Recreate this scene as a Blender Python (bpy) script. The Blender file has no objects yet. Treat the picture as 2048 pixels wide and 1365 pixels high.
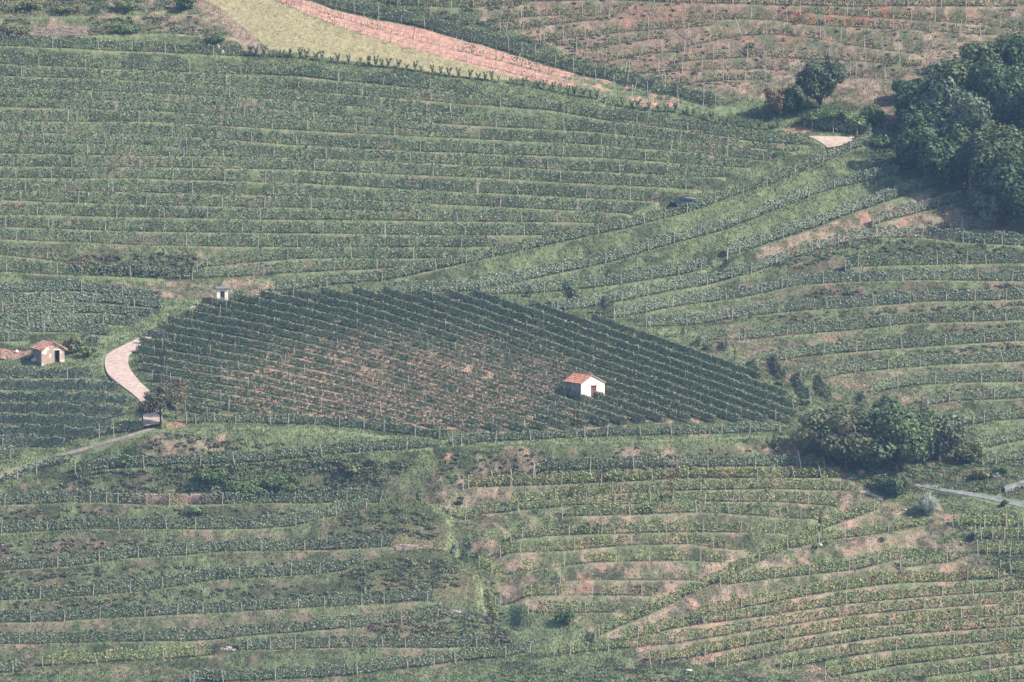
import bpy, math
import numpy as np
from math import radians, sin, cos, pi

# ------------------------------------------------------------------ camera, sky, sun, exposure
E = radians(5.0); DIST = 1200.0; FPX = 16000.0
SC = bpy.context.scene
COL = SC.collection
cam = bpy.data.cameras.new('camera'); co = bpy.data.objects.new('camera', cam); COL.objects.link(co)
CAM = np.array([0.0, -DIST*cos(E), DIST*sin(E)])
co.location = CAM; co.rotation_euler = (pi/2-E, 0, 0)
cam.sensor_width = 36; cam.lens = 36*FPX/2048; cam.clip_start = 1; cam.clip_end = 6000
SC.camera = co
SUN = np.array([0.67, -0.25, 0.66]); SUN /= np.linalg.norm(SUN)
elev = math.asin(SUN[2]); azim = math.atan2(SUN[0], SUN[1])
w = bpy.data.worlds.new('World'); SC.world = w; w.use_nodes = True
nt = w.node_tree; bg = nt.nodes['Background']
sky = nt.nodes.new('ShaderNodeTexSky'); sky.sky_type = 'NISHITA'; sky.sun_disc = False
sky.sun_elevation = elev; sky.sun_rotation = azim; sky.air_density = 1.2; sky.dust_density = 1.5
nt.links.new(sky.outputs[0], bg.inputs[0]); bg.inputs[1].default_value = 0.11
sl = bpy.data.lights.new('sun', 'SUN'); sl.energy = 4.2; sl.angle = radians(0.5); sl.color = (1.0, 0.915, 0.78)
so = bpy.data.objects.new('sun', sl); COL.objects.link(so)
from mathutils import Vector
so.rotation_euler = Vector(SUN).to_track_quat('Z', 'Y').to_euler()
so.location = (100, 0, 200)
SC.view_settings.view_transform = 'Standard'; SC.view_settings.look = 'None'
SC.view_settings.exposure = 0.88; SC.view_settings.gamma = 1
SC.cycles.use_denoising = True
SC.cycles.max_bounces = 6; SC.cycles.diffuse_bounces = 2; SC.cycles.transparent_max_bounces = 4
SC.cycles.volume_bounces = 1
HAZE_DENSITY = 0.000070
HAZE_COLOR = (0.34, 0.58, 1.0)

RNG = np.random.default_rng(7)

# ------------------------------------------------------------------ noise
def _h(ix, iy, seed):
    n = (ix.astype(np.int64)*374761393 + iy.astype(np.int64)*668265263 + seed*1274126177) & 0xffffffff
    n = ((n ^ (n >> 13))*1274126177) & 0xffffffff
    n = n ^ (n >> 16)
    return (n & 0xffff)/65535.0
def vn(x, y, seed=0):
    x = np.asarray(x, float); y = np.asarray(y, float)
    ix = np.floor(x); iy = np.floor(y); fx = x-ix; fy = y-iy
    fx = fx*fx*(3-2*fx); fy = fy*fy*(3-2*fy)
    a = _h(ix, iy, seed); b = _h(ix+1, iy, seed); c = _h(ix, iy+1, seed); d = _h(ix+1, iy+1, seed)
    return a+(b-a)*fx+(c-a)*fy+(a-b-c+d)*fx*fy
def fbm(x, y, seed=0, o=4):
    r = 0; a = 0.5; t = 0
    for i in range(o):
        r = r+a*vn(x*2**i, y*2**i, seed+i*17); t += a; a *= 0.55
    return r/t
def sst(a, b, x):
    t = np.clip((x-a)/(b-a), 0, 1); return t*t*(3-2*t)

# ------------------------------------------------------------------ vine rows, as (u, v) in photograph pixels (2048 x 1365) of their foot line
# (block, look, height m, density, gap amount, terrace?, points)
R = []
def row(block, pts, H=1.65, dens=1.0, gap=0.2, terr=True, pal='green', post=7.0, post_h=1.72, wire=False, thick=0.22):
    R.append(dict(block=block, pts=pts, H=H, dens=dens, gap=gap, terr=terr, pal=pal, post=post, post_h=post_h, wire=wire, thick=thick))
B = 'upper left terraces'
for p in [
 [(-260,122),(0,128),(300,141),(600,154),(900,184),(960,192)],
 [(-260,148),(0,152),(300,162),(600,181),(900,206),(1117,224),(1200,240),(1380,261),(1500,283),(1618,292)],
 [(-260,172),(0,174),(300,186),(600,202),(930,234)],
 [(-260,192),(0,194),(300,203),(600,223),(900,249),(1200,266),(1350,281),(1594,306)],
 [(-260,214),(0,215),(300,222),(600,240),(870,262)],
 [(-260,244),(0,244),(300,244),(600,261),(900,276),(1200,291),(1350,302),(1544,324)],
 [(-260,266),(0,267),(300,268),(600,291),(900,306),(1200,316),(1350,326),(1505,338)],
 [(-260,285),(0,286),(300,290),(480,303)],
 [(-260,306),(0,308),(300,312),(600,316),(900,329),(1200,344),(1350,352),(1450,356)],
 [(-260,331),(0,333),(300,335),(600,340),(900,353),(1200,369),(1350,377),(1400,380)],
 [(-260,354),(0,356),(300,358),(600,367),(900,383),(1200,398),(1318,404)],
 [(-260,378),(0,380),(300,386),(600,393),(900,410),(1200,424),(1265,428)],
 [(-260,398),(0,401),(300,411),(600,416),(860,426)],
 [(-260,426),(0,429),(300,436),(600,440),(900,443),(1222,447)],
 [(-260,450),(0,454),(300,465),(600,467),(900,471),(1109,471)],
 [(-260,472),(0,479),(300,492),(600,495),(900,495),(993,494)],
 [(-260,500),(0,510),(60,516),(135,525)],
 [(395,536),(500,526),(600,519),(700,517),(897,517)],
 [(-260,535),(0,544),(170,552),(340,559),(512,551),(700,541),(800,536)]]:
    row(B, p, gap=0.33, H=1.72, post=9)
B = 'slanting rows in the middle'
row(B, [(547,585),(600,578),(680,569),(783,559),(868,541),(953,523),(1104,489),(1240,460),(1380,425),(1445,401),(1553,366),(1690,308),(1735,290),(1742,278)], gap=.1, post=4.5, H=1.6)
row(B, [(786,588),(953,581),(1035,565),(1213,527),(1355,485),(1445,462),(1553,420),(1655,381),(1745,361),(1799,352)], gap=.08, post=5, pal='pale', H=1.75)
row(B, [(960,590),(1056,588),(1175,578),(1261,566),(1380,547),(1413,534)], gap=.1, post=5, pal='pale', H=1.8)
row(B, [(1454,514),(1515,494),(1570,476),(1638,453),(1724,420),(1844,379),(1898,366)], gap=.1, post=5, pal='pale', H=1.9)
row(B, [(1104,622),(1158,618),(1261,599),(1348,581),(1416,570),(1519,542),(1587,518),(1662,493),(1748,477),(1833,474),(1929,487),(2048,493),(2300,500)], gap=.1, post=5, pal='pale', H=1.75)
row(B, [(1745,449),(1790,438),(1844,424),(1922,403)], gap=.15, post=5, pal='pale')
row(B, [(1900,461),(1983,458)], gap=.1, post=5, pal='pale')
B = 'curved terraces on the right'
row(B, [(1690,535),(1765,532),(1900,529),(2048,527),(2300,525)], gap=.15, post=4, post_h=2.1)
row(B, [(1227,638),(1348,614),(1485,595),(1587,573),(1707,563),(1861,561),(2048,563),(2300,566)], gap=.1, post=5, pal='pale')
row(B, [(1292,654),(1382,650),(1485,634),(1587,624),(1690,617),(1861,604),(2048,599),(2300,597)], gap=.12, post=5, pal='pale')
row(B, [(1478,681),(1587,670),(1690,662),(1826,648),(2048,640),(2300,634)], gap=.15, post=5)
row(B, [(1553,724),(1621,711),(1724,703),(1861,693),(2048,681),(2300,672)], gap=.12, post=5)
row(B, [(1642,759),(1690,747),(1792,737),(1895,729),(2048,723),(2300,715)], gap=.12, post=5)
row(B, [(1731,796),(1775,780),(1826,771),(1929,766),(2048,764),(2300,760)], gap=.12, post=5)
row(B, [(1844,812),(1912,802),(2048,797),(2300,792)], gap=.12, post=5)
row(B, [(1946,851),(1980,843),(2048,838),(2300,830)], gap=.12, post=5)
row(B, [(1950,902),(2048,880),(2300,862)], gap=.12, post=5)
row(B, [(1965,932),(2048,918),(2300,900)], gap=.2, post=5)
B = 'row ends curling downhill beside the central vineyard'
for p in [[(1454,680),(1420,682),(1402,688),(1400,697)], [(1452,686),(1452,694),(1455,704)], [(1560,716),(1525,722),(1507,731),(1512,748),(1519,758)], [(1553,720),(1552,735),(1560,752),(1571,765)],
          [(1640,745),(1610,750),(1596,757),(1600,780),(1621,806)], [(1642,760),(1637,766),(1645,785),(1662,803)], [(1731,798),(1722,802),(1729,816)]]:
    row(B, p, gap=.0, terr=False, post=30, H=1.45, dens=1.0, thick=.12)
B = 'dense block left of the road bend'
for p in [[(-260,588),(0,586),(150,583),(230,590),(322,603)], [(-260,606),(0,606),(200,606),(330,618)], [(-260,626),(0,626),(200,626),(305,636)],
          [(-260,646),(0,646),(180,646),(278,654)], [(-260,664),(0,664),(150,664),(225,672)], [(-260,684),(0,683),(60,682)], [(160,690),(198,694)]]:
    row(B, p, gap=.06, dens=1.2, pal='pale', post=9, H=1.5)
B = 'lower left block below the stone hut'
for p in [[(-260,760),(0,756),(100,757),(188,756)], [(-260,782),(0,780),(130,782),(238,788)], [(-260,806),(0,804),(130,806),(258,812)], [(-260,828),(0,826),(130,828),(250,836)],
          [(-260,850),(0,850),(130,852),(222,858)], [(-260,874),(0,873),(120,874),(190,880)], [(-260,900),(0,896),(60,894),(130,896)], [(-260,925),(0,920),(30,918)]]:
    row(B, p, gap=.08, dens=1.15, pal='pale', post=9, H=1.6)
row('low row by the lane', [(198,876),(240,868),(287,858)], gap=.1, terr=False, post=4, H=1.2)
row('low row by the lane', [(8,962),(60,945),(150,922)], gap=.4, terr=False, post=4, H=1.2)
B = 'grassy terraces at lower left'
row(B, [(150,944),(267,935),(376,931),(513,925),(615,915),(700,906),(850,897)], gap=.12, post=6, H=1.5)
row(B, [(-260,1016),(0,1011),(143,1006),(212,1006)], gap=.2, post=6)
row(B, [(212,1007),(325,1010),(444,1009)], gap=.5, post=5)
row(B, [(444,1009),(581,1007),(700,1008),(775,1018)], gap=.15, post=6)
row(B, [(-260,1070),(20,1066),(185,1059),(342,1059),(513,1059),(581,1054),(700,1038),(735,1032)], gap=.15, post=5)
row(B, [(-260,1152),(0,1142),(133,1134),(263,1117),(376,1110),(444,1103),(581,1101),(700,1100),(789,1103)], gap=.1, post=5)
row(B, [(-260,1208),(0,1202),(133,1195),(297,1182),(427,1161),(530,1156),(620,1150),(724,1142)], gap=.15, post=5)
row(B, [(-260,1252),(0,1247),(113,1243),(232,1236),(342,1230),(478,1224),(700,1211),(871,1207)], gap=.15, post=5)
row(B, [(-260,1294),(0,1289),(273,1284),(410,1281),(513,1271),(700,1257),(905,1233)], gap=.1, post=5)
row(B, [(-260,1348),(0,1346),(50,1342)], gap=.1, post=5)
row(B, [(85,1332),(222,1325),(424,1312)], gap=.3, post=5, pal='yellow')
row(B, [(478,1302),(700,1296),(880,1297),(977,1294)], gap=.12, post=5, pal='green')
row(B, [(380,1366),(520,1360),(680,1353),(851,1332),(1066,1303)], gap=.1, post=5)
B = 'sparse terraces at lower middle'
for p in [[(1070,944),(1193,939),(1380,934),(1587,932),(1649,936)], [(926,976),(1039,973),(1158,968),(1380,957),(1560,956),(1680,957)],
          [(1022,1007),(1124,997),(1193,989),(1380,981),(1553,978),(1703,983)], [(902,1039),(988,1028),(1073,1019),(1158,1011),(1380,1004),(1553,1004),(1676,1014)],
          [(1124,1034),(1380,1026),(1447,1027),(1587,1038),(1638,1038)], [(1022,1079),(1124,1071),(1380,1064),(1502,1066),(1575,1067)],
          [(1000,1106),(1124,1103),(1261,1091),(1380,1088),(1498,1104)], [(957,1145),(1063,1141),(1193,1125),(1380,1121),(1447,1125)],
          [(1120,1162),(1250,1160),(1400,1161)], [(990,1196),(1124,1190),(1312,1192)], [(1056,1227),(1244,1225)]]:
    i = len([r for r in R if r['block'] == B])
    row(B, p, gap=[.2,.12,.28,.28,.42,.28,.65,.75,.8,.75,.4][i], post=5.2, pal=['green','autumn','mixed','mixed','mixed','mixed','autumn','yellow','mixed','autumn','mixed'][i], H=1.5, dens=1.1, post_h=1.85, thick=.28)
B = 'slanting terraces at lower right'
row(B, [(1189,1275),(1302,1227),(1380,1189),(1423,1170),(1553,1107),(1577,1094),(1656,1054),(1758,1019)], gap=.15, post=6, pal='mixed', H=1.5, dens=1.35, thick=.3)
row(B, [(1575,1099),(1656,1080),(1758,1069),(1850,1052)], gap=.3, post=5, pal='mixed', H=1.3)
row(B, [(1440,1172),(1519,1161),(1621,1150),(1714,1140),(1785,1121),(1850,1112)], gap=.35, post=6, pal='mixed', H=1.5, dens=1.35, thick=.3)
row(B, [(1800,1136),(1870,1128),(1930,1120)], gap=.2, post=3, pal='mixed', H=1.4)
row(B, [(1396,1236),(1500,1213),(1650,1186),(1792,1167),(2010,1158)], gap=.3, post=6, pal='autumn', H=1.5, dens=1.35, thick=.3)
row(B, [(1240,1284),(1348,1257),(1500,1236),(1700,1208),(1900,1190),(2048,1180),(2300,1165)], gap=.14, post=6, pal='mixed', H=1.5, dens=1.35, thick=.3)
row(B, [(1107,1313),(1200,1301),(1348,1288),(1500,1262),(1700,1232),(1900,1214),(2048,1204),(2300,1190)], gap=.2, post=5, pal='mixed', H=1.5)
row(B, [(1300,1325),(1400,1312),(1500,1290),(1700,1258),(1900,1240),(2048,1229),(2300,1215)], gap=.14, post=6, pal='autumn', H=1.5, dens=1.35, thick=.3)
row(B, [(1430,1333),(1600,1300),(1800,1270),(2048,1252),(2300,1240)], gap=.14, post=6, pal='mixed', H=1.5, dens=1.35, thick=.3)
row(B, [(1560,1338),(1750,1305),(1900,1290),(2048,1278),(2300,1265)], gap=.14, post=6, pal='mixed', H=1.5, dens=1.35, thick=.3)
row(B, [(1650,1356),(1800,1331),(1950,1312),(2048,1303),(2300,1290)], gap=.14, post=6, pal='autumn', H=1.5, dens=1.35, thick=.3)
row(B, [(1700,1379),(1850,1355),(2048,1329),(2300,1315)], gap=.14, post=6, pal='mixed', H=1.5, dens=1.35, thick=.3)
row(B, [(1850,1385),(2048,1356),(2300,1340)], gap=.14, post=6, pal='mixed', H=1.5, dens=1.35, thick=.3)
B = 'yellowing plot below the lane'
for p in [[(1905,1052),(1980,1056),(2048,1052),(2300,1045)], [(1950,1078),(2048,1079),(2300,1075)], [(1955,1108),(2048,1110),(2300,1110)], [(2000,1142),(2048,1146),(2300,1150)]]:
    row(B, p, gap=.35, terr=False, post=2.6, pal='yellow', H=1.5, post_h=2.0)
B = 'dry pinkish slope at upper right'
for p in [[(780,8),(900,16),(1000,14),(1060,8)], [(860,34),(960,46),(1040,44)], [(1040,4),(1200,0),(1348,6),(1700,14),(2048,14),(2300,16)], [(1000,36),(1150,30),(1250,26)], [(1000,62),(1100,50),(1230,36)], [(1348,44),(1471,38),(1550,41),(1608,50),(1810,60),(2048,74),(2300,90)],
          [(1600,26),(1700,32),(1900,46),(2048,58),(2300,70)], [(1080,84),(1200,70),(1300,60),(1420,52)], [(1348,99),(1468,73),(1539,69),(1632,78),(1758,99),(1844,110)],
          [(1152,100),(1250,86),(1330,76)], [(1200,126),(1290,108),(1380,102)], [(1348,124),(1520,113),(1700,122),(1850,134)], [(1250,150),(1400,140),(1540,138)], [(1330,172),(1450,160),(1540,158)], [(1700,150),(1800,160)]]:
    row(B, p, gap=.5, dens=.62, post=4.2, pal='dryvine', H=1.1, post_h=2.1)
B = 'row along the bare pink soil strip'
row(B, [(560,-28),(620,-4),(680,19),(844,54),(1022,105),(1169,150),(1300,182),(1380,202),(1440,214)], gap=.22, terr=False, post=3.2, H=1.9, post_h=2.2, wire=True, thick=.3)
row(B, [(560,-14),(640,22),(760,58),(870,88),(1000,122),(1100,148),(1300,192),(1440,224)], gap=.82, terr=False, post=3.6, H=1.3, dens=.25, post_h=2.2, wire=True)
row(B, [(560,2),(640,38),(740,72),(870,108),(1000,140),(1100,165),(1240,192),(1340,206)], gap=.85, terr=False, post=3.6, H=1.2, dens=.2, post_h=2.2, wire=True)
row('short hedge-like row behind the road end at upper right', [(1608,254),(1660,262),(1705,268),(1735,272),(1743,277)], gap=.0, terr=False, post=4, H=1.7, dens=1.2)
row('scrubby row under the stone wall at top left', [(-260,90),(0,92),(90,96),(200,100),(330,105)], gap=.2, post=8, H=1.7)
row('scrubby row under the stone wall at top left', [(330,105),(400,109),(482,113)], gap=.1, post=6, H=1.6)
B = 'lower edge of the central vineyard'
row(B, [(372,847),(500,846),(640,851),(740,859),(834,871),(900,880)], gap=.1, terr=False, post=3.5, H=1.3)
row(B, [(905,889),(1005,883),(1158,875),(1380,868),(1560,862)], gap=.25, terr=False, post=3.5, H=1.2)
# central vineyard: a family of curved rows clipped to its outline
OPOLY = [(272,700),(290,672),(335,645),(400,617),(452,602),(540,590),(700,586),(955,592),(1100,622),(1180,640),(1280,662),(1400,702),(1500,748),(1570,790),(1600,822),(1590,850),
         (1440,850),(1350,846),(1210,858),(1080,868),(960,868),(860,862),(740,846),(640,838),(500,836),(380,836),(330,790),(285,740)]
gx = np.array([200,300,500,700,900,1100,1300,1500,1620]); gy = np.array([-14,0,34,80,140,208,280,350,392])
def in_poly(x, y, poly):
    x = np.asarray(x, float); y = np.asarray(y, float); r = np.zeros(x.shape, bool); n = len(poly)
    for i in range(n):
        x1, y1 = poly[i]; x2, y2 = poly[(i+1) % n]
        if y1 == y2: continue
        c = ((y1 > y) != (y2 > y)) & (x < (x2-x1)*(y-y1)/(y2-y1)+x1)
        r ^= c
    return r
y0 = 352.0
while y0 < 846:
    xs = np.arange(262, 1612, 6.0); ys = y0+np.interp(xs, gx, gy)
    m = in_poly(xs, ys, OPOLY)
    if m.sum() > 5:
        i0 = np.argmax(m); i1 = len(m)-1-np.argmax(m[::-1])
        row('central vineyard', [(float(xs[i]), float(ys[i])) for i in sorted(set(list(range(i0, i1+1, 5))+[i1]))], gap=.1, terr=False, post=9, H=1.24, dens=1.4, pal='central', thick=.29, post_h=1.5)
    y0 += 17.0

# ------------------------------------------------------------------ macro surface
us = np.concatenate([np.array([-1500,-1100,-800,-600,-450,-340.]), np.arange(-260, 2310, 1.9), np.array([2400,2520,2700,3000,3500.])])
vs = np.concatenate([np.array([-1100,-800,-560,-400,-300,-220.]), np.arange(-160, 1480, 1.6), np.array([1540,1640,1800,2050,2400.])])
U, V = np.meshgrid(us, vs)            # rows = v
def ell(u, v, cu, cv, ru, rv, soft=.5):
    d = np.sqrt(((u-cu)/ru)**2+((v-cv)/rv)**2); return 1-sst(1-soft*.5, 1+soft, d)
s = 0.56+0.05*(fbm(U/420., V/420., 5, 2)-.5)
band = sst(560, 620, V)*(1-sst(850, 900, V))
s = s-0.12*band
s = s-0.20*ell(U, V, 930, 735, 760, 150, .35)
s = s-0.10*band*(1-sst(0, 700, U))
s = s-0.10*(1-sst(80, 260, V-(U-900)*.12))*sst(350, 500, U)*(1-sst(1450, 1700, U))
s = s+0.12*sst(895, 935, V)*(1-sst(960, 1010, V))
tv = np.clip(us, -400, 2450)
xd = (us-1024)/FPX; yd = (682.5-vs)/FPX
fy = cos(E)+yd*sin(E); mv = (-sin(E)+yd*cos(E))/fy
D = np.zeros_like(U); ic = int(np.argmin(abs(vs-682)))
D[ic] = DIST*cos(E)
for i in range(ic-1, -1, -1):
    sm = .5*(s[i]+s[i+1]); D[i] = (D[i+1]*mv[i+1]-sm*D[i+1])/(mv[i]-sm)
for i in range(ic+1, len(vs)):
    sm = .5*(s[i]+s[i-1]); D[i] = (D[i-1]*mv[i-1]-sm*D[i-1])/(mv[i]-sm)
def smooth_u(A, k):
    P = np.pad(A, ((0, 0), (k, k)), mode='edge'); c = np.cumsum(P, 1); c = np.concatenate([np.zeros((A.shape[0], 1)), c], 1)
    return (c[:, 2*k+1:]-c[:, :-(2*k+1)])/(2*k+1)
def smooth_v(A, k): return smooth_u(A.T, k).T
D = smooth_u(smooth_u(D, 45), 45)
core = (us > -260) & (us < 2310); Dm = D[:, core].mean(1, keepdims=True)
ww_ = np.maximum(sst(860, 990, V), 1-sst(430, 600, V))*.85
D = D+(Dm-D)*ww_; D = smooth_v(D, 12)
print('lateral', np.abs(np.diff(D, axis=1)).max(), 'mono', (np.diff(D, axis=0) < 0).mean())
PX = xd[None, :]*D/fy[:, None]; PY = CAM[1]+D; PZ = CAM[2]+D*mv[:, None]

# ------------------------------------------------------------------ terraces
TR = [r for r in R if r['terr']]
# extra bank lines without vines (lips of grassy mounds, top-left scrub terraces)
EXTRA = [[(-260,82),(0,79),(200,71),(330,67),(460,73),(490,90)], [(-260,40),(0,36),(150,33),(290,31),(400,28),(420,40)],
         [(690,1040),(745,1022),(800,1013),(850,1016),(885,1036),(902,1060)],
         [(680,1152),(760,1130),(850,1111),(900,1113),(945,1140),(966,1180)],
         [(905,1236),(960,1228),(1000,1231),(1035,1256)], [(1066,1304),(1107,1313)],
         [(830,897),(1000,889),(1200,884),(1400,878),(1560,872),(1600,880)],
         [(300,862),(420,856),(640,858),(760,872),(830,893)],
         [(1580,1108),(1500,1112)][::-1], [(1460,1128),(1560,1100)]]
lines = []
for pts in [r['pts'] for r in TR]+EXTRA:
    a = np.array(pts, float); o = np.argsort(a[:, 0]); a = a[o]
    y = np.interp(us, a[:, 0], a[:, 1]); y[(us < a[0, 0]) | (us > a[-1, 0])] = np.nan
    lines.append(y)
LY = np.array(lines)                                    # rows x columns
LYs = np.sort(np.where(np.isnan(LY), 1e9, LY), axis=0)
lo = np.full(U.shape, 1e9); hi = np.full(U.shape, -1e9)  # nearest line below (larger y) / above
for j in range(LYs.shape[0]):
    y = LYs[j][None, :]
    ok = y < 1e8
    lo = np.where(ok & (y >= V) & (y < lo), y, lo)
    hi = np.where(ok & (y < V) & (y > hi), y, hi)
gap_px = np.clip(lo-hi, 0, 1e6)
valid = (lo < 1e8) & (hi > -1e8) & (gap_px < 130)
t = np.where(valid, (lo-V)/np.maximum(gap_px, 1), 0)
ppm = 16000/D
dY = np.where(valid, gap_px, 0)/(ppm*(sin(E)+s*cos(E)))
h = s*dY
d_el = np.where(valid, 0.28*np.clip(3.4/np.maximum(dY, 1), .3, 1.2)**.5, 0)
tb = np.clip(1.5/np.maximum(dY, .5), .12, .42); te = 1-np.clip(.55/np.maximum(dY, .5), .06, .2)
g = sst(0, 1, (t-tb)/np.maximum(te-tb, .05))
amp = np.clip(4.0/np.maximum(h, .01), 0, 1)
dz = np.where(valid, h*amp*(g-t), 0)
omask = in_poly(U, V, OPOLY).astype(float)
ROADP = [(205,740),(206,715),(255,683),(300,668),(300,690),(262,715),(258,740),(300,778),(335,815),(345,866),(270,880),(284,820),(236,775),(208,756)]
flat = np.maximum(omask, in_poly(U, V, ROADP))
flat = np.maximum(flat, in_poly(U, V, [(130,560),(480,560),(480,640),(400,620),(280,680),(200,760),(140,740),(180,700)]))
flat = np.maximum(flat, in_poly(U, V, [(20,690),(160,690),(160,745),(20,740)]))
flat = np.maximum(flat, in_poly(U, V, [(1320,384),(1400,378),(1420,398),(1330,412)]))
dz = dz*(1-flat)
dz = smooth_v(smooth_u(smooth_u(dz, 5), 4), 1)
# broad bumps and rough ground
dz = dz+1.1*ell(U, V, 790, 1050, 120, 34, .9)+1.3*ell(U, V, 850, 1150, 110, 40, .9)-1.0*ell(U, V, 930, 1085, 26, 60, .9)-1.2*ell(U, V, 1000, 1210, 30, 70, .9)
rough = .18*(fbm(PX/1.6, PY/1.6, 31, 3)-.5)+.5*(fbm(PX/9, PY/9, 41, 2)-.5)*np.where(flat > 0, .2, .6)
nearrow = np.exp(-((lo-V)/6.)**2)+np.exp(-((V-hi)/4.)**2)
dz = dz+rough*(1-.6*np.clip(nearrow, 0, 1))
GZ = PZ+dz
def lookup(A, u, v):
    u = np.asarray(u, float); v = np.asarray(v, float)
    iu = np.clip(np.searchsorted(us, u)-1, 0, len(us)-2); iv = np.clip(np.searchsorted(vs, v)-1, 0, len(vs)-2)
    fu = np.clip((u-us[iu])/(us[iu+1]-us[iu]), 0, 1); fv = np.clip((v-vs[iv])/(vs[iv+1]-vs[iv]), 0, 1)
    return A[iv, iu]*(1-fu)*(1-fv)+A[iv, iu+1]*fu*(1-fv)+A[iv+1, iu]*(1-fu)*fv+A[iv+1, iu+1]*fu*fv
def ground(u, v):
    return np.stack([lookup(PX, u, v), lookup(PY, u, v), lookup(GZ, u, v)], -1)
def gp(u, v): return ground(np.array([u]), np.array([v]))[0]

# ------------------------------------------------------------------ ground colour (albedo)
c_lip = np.array([.145, .175, .092]); c_grass = np.array([.110, .130, .070]); c_dry = np.array([.215, .165, .125])
c_straw = np.array([.31, .245, .185]); c_soil = np.array([.40, .235, .180]); c_dark = np.array([.050, .062, .036]); c_yel = np.array([.27, .238, .14]); c_red = np.array([.25, .095, .06])
def mix(a, b, t): return a+(b-a)*t[..., None]
n1 = fbm(PX/9, PY/4.5, 3, 4); n2 = fbm(PX/1.5, PY/1.1, 9, 4); n3 = fbm(PX/24, PY/14, 14, 3); n4 = fbm(PX/.5, PY/.6, 77, 3); n5 = fbm(PX/3.2, PY/1.6, 123, 4)
wu = U+14*(fbm(U/30, V/30, 61, 3)-.5)*2; wv = V+8*(fbm(U/30, V/30, 67, 3)-.5)*2
zone = np.zeros_like(U)                                    # how dry each part of the hill is
NPOLY = [(840,-200),(860,10),(2400,-200),(2400,300),(1760,250),(1700,200),(1500,205),(1380,185),(1200,130),(1060,80),(960,45)]
zN = in_poly(wu, wv, NPOLY).astype(float)
zI = in_poly(wu, wv, [(830,985),(900,905),(1600,890),(1660,935),(1770,1000),(1880,1010),(1990,1130),(2100,1170),(2100,1250),(1500,1310),(1400,1330),(1250,1290),(1000,1190),(930,1060)]).astype(float)
zJ = in_poly(wu, wv, [(1250,1290),(1500,1200),(2400,1130),(2400,1480),(1250,1480)]).astype(float)
zD = in_poly(wu, wv, [(1500,520),(1560,460),(1700,425),(1850,395),(1990,430),(2010,470),(1740,470),(1640,505)]).astype(float)
zE = in_poly(wu, wv, [(1500,520),(2400,500),(2400,900),(1500,800),(1400,690)]).astype(float)
zTL = in_poly(wu, wv, [(-400,-200),(400,-200),(530,105),(300,70),(-400,60)]).astype(float)
zA = in_poly(wu, wv, [(-400,110),(500,120),(1600,280),(1000,540),(500,560),(-400,560)]).astype(float)
zH = in_poly(wu, wv, [(-400,960),(880,930),(900,1350),(-400,1450)]).astype(float)
zB = in_poly(wu, wv, [(150,566),(420,560),(560,562),(560,590),(420,606),(330,596)]).astype(float)
zK = in_poly(wu, wv, [(270,880),(330,868),(470,878),(420,910),(280,915)]).astype(float)
dryness = smooth_u(smooth_v(.28*zA+.80*zN+.52*zI+.42*zJ+.74*zD+.42*zE+.42*zTL+.38*zH+.60*zB+.50*zK, 3), 3)
base = mix(np.broadcast_to(c_grass, U.shape+(3,)), c_lip, sst(.40, .60, n2))
base = mix(base, c_dark, .8*sst(.56, .44, n1)*sst(.44, .56, n5))
dval = dryness*.95+.7*(n5-.5)+.6*(n1-.5)+.5*(n2-.5)
dr = sst(.28, .66, dval)
br_ = np.clip(zE+zH+zA+.5*zTL, 0, 1)*.8
base = mix(base, mix(np.broadcast_to(c_dry, base.shape), np.array([.150, .120, .090]), br_), .85*dr)
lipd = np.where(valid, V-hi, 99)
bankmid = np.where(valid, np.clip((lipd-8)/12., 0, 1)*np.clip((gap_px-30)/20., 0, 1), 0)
base = mix(base, np.array([.070, .075, .048]), bankmid*np.clip(zE+zH+.8*zD+.35*zI+.3*zA, 0, 1)*.62*sst(.34, .56, n5*.6+n1*.4))  # banks darkened below the lip, terrace shade put into the vegetation colour
base = mix(base, c_straw, dr*sst(.50, .64, n2)*.6*(1-.75*br_))
base = mix(base, c_dark*1.3, dr*sst(.50, .38, n2)*.6)
so_ = sst(.68, .78, n5*.55+n2*.35+dryness*.25)*dr
base = mix(base, mix(np.broadcast_to(c_soil*.85, base.shape), np.array([.28, .175, .135]), zN), so_*.65*(1-.8*br_))
# green lip just below each row foot, bare soil spots just above
lipd = np.where(valid, V-hi, 99); soild = np.where(valid, lo-V, 99)
lipn = lipd+5*(n2-.5)-.05*np.clip(gap_px-25, 0, 50)
base = mix(base, mix(np.broadcast_to(c_lip*1.08, base.shape), c_straw*.85, np.clip(zN*.6+zI*.2+.6*sst(.58, .72, n5), 0, 1)*.8), (.55+.45*sst(.38, .5, n2))*(1-sst(5, 9, lipn))*(.95-.35*zN-.15*zJ)*(lipd < 30))
base = mix(base, c_soil*.9, (1-sst(4, 8, soild))*sst(.52, .66, n2+.1*dryness)*.8)
# reddish earth bank on the dry slope
redz = ell(wu, wv, 1650, 32, 230, 13)+ell(wu, wv, 1290, 32, 120, 14)*.7+ell(wu, wv, 1560, 78, 90, 12)*.7
base = mix(base, c_red, np.clip(redz, 0, 1)*sst(.42, .6, n2)*.75)
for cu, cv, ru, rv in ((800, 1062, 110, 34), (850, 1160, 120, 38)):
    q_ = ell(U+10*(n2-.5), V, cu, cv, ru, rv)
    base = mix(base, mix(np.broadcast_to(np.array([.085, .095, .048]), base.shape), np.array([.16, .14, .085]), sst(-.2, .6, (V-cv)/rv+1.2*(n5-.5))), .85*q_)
base = mix(base, np.array([.17, .115, .095]), zN*.6*sst(.3, .7, n3))
base = mix(base, c_grass*.95, zN*.7*sst(.52, .66, fbm(PX/2.6, PY/1.8, 211, 4)))
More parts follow.
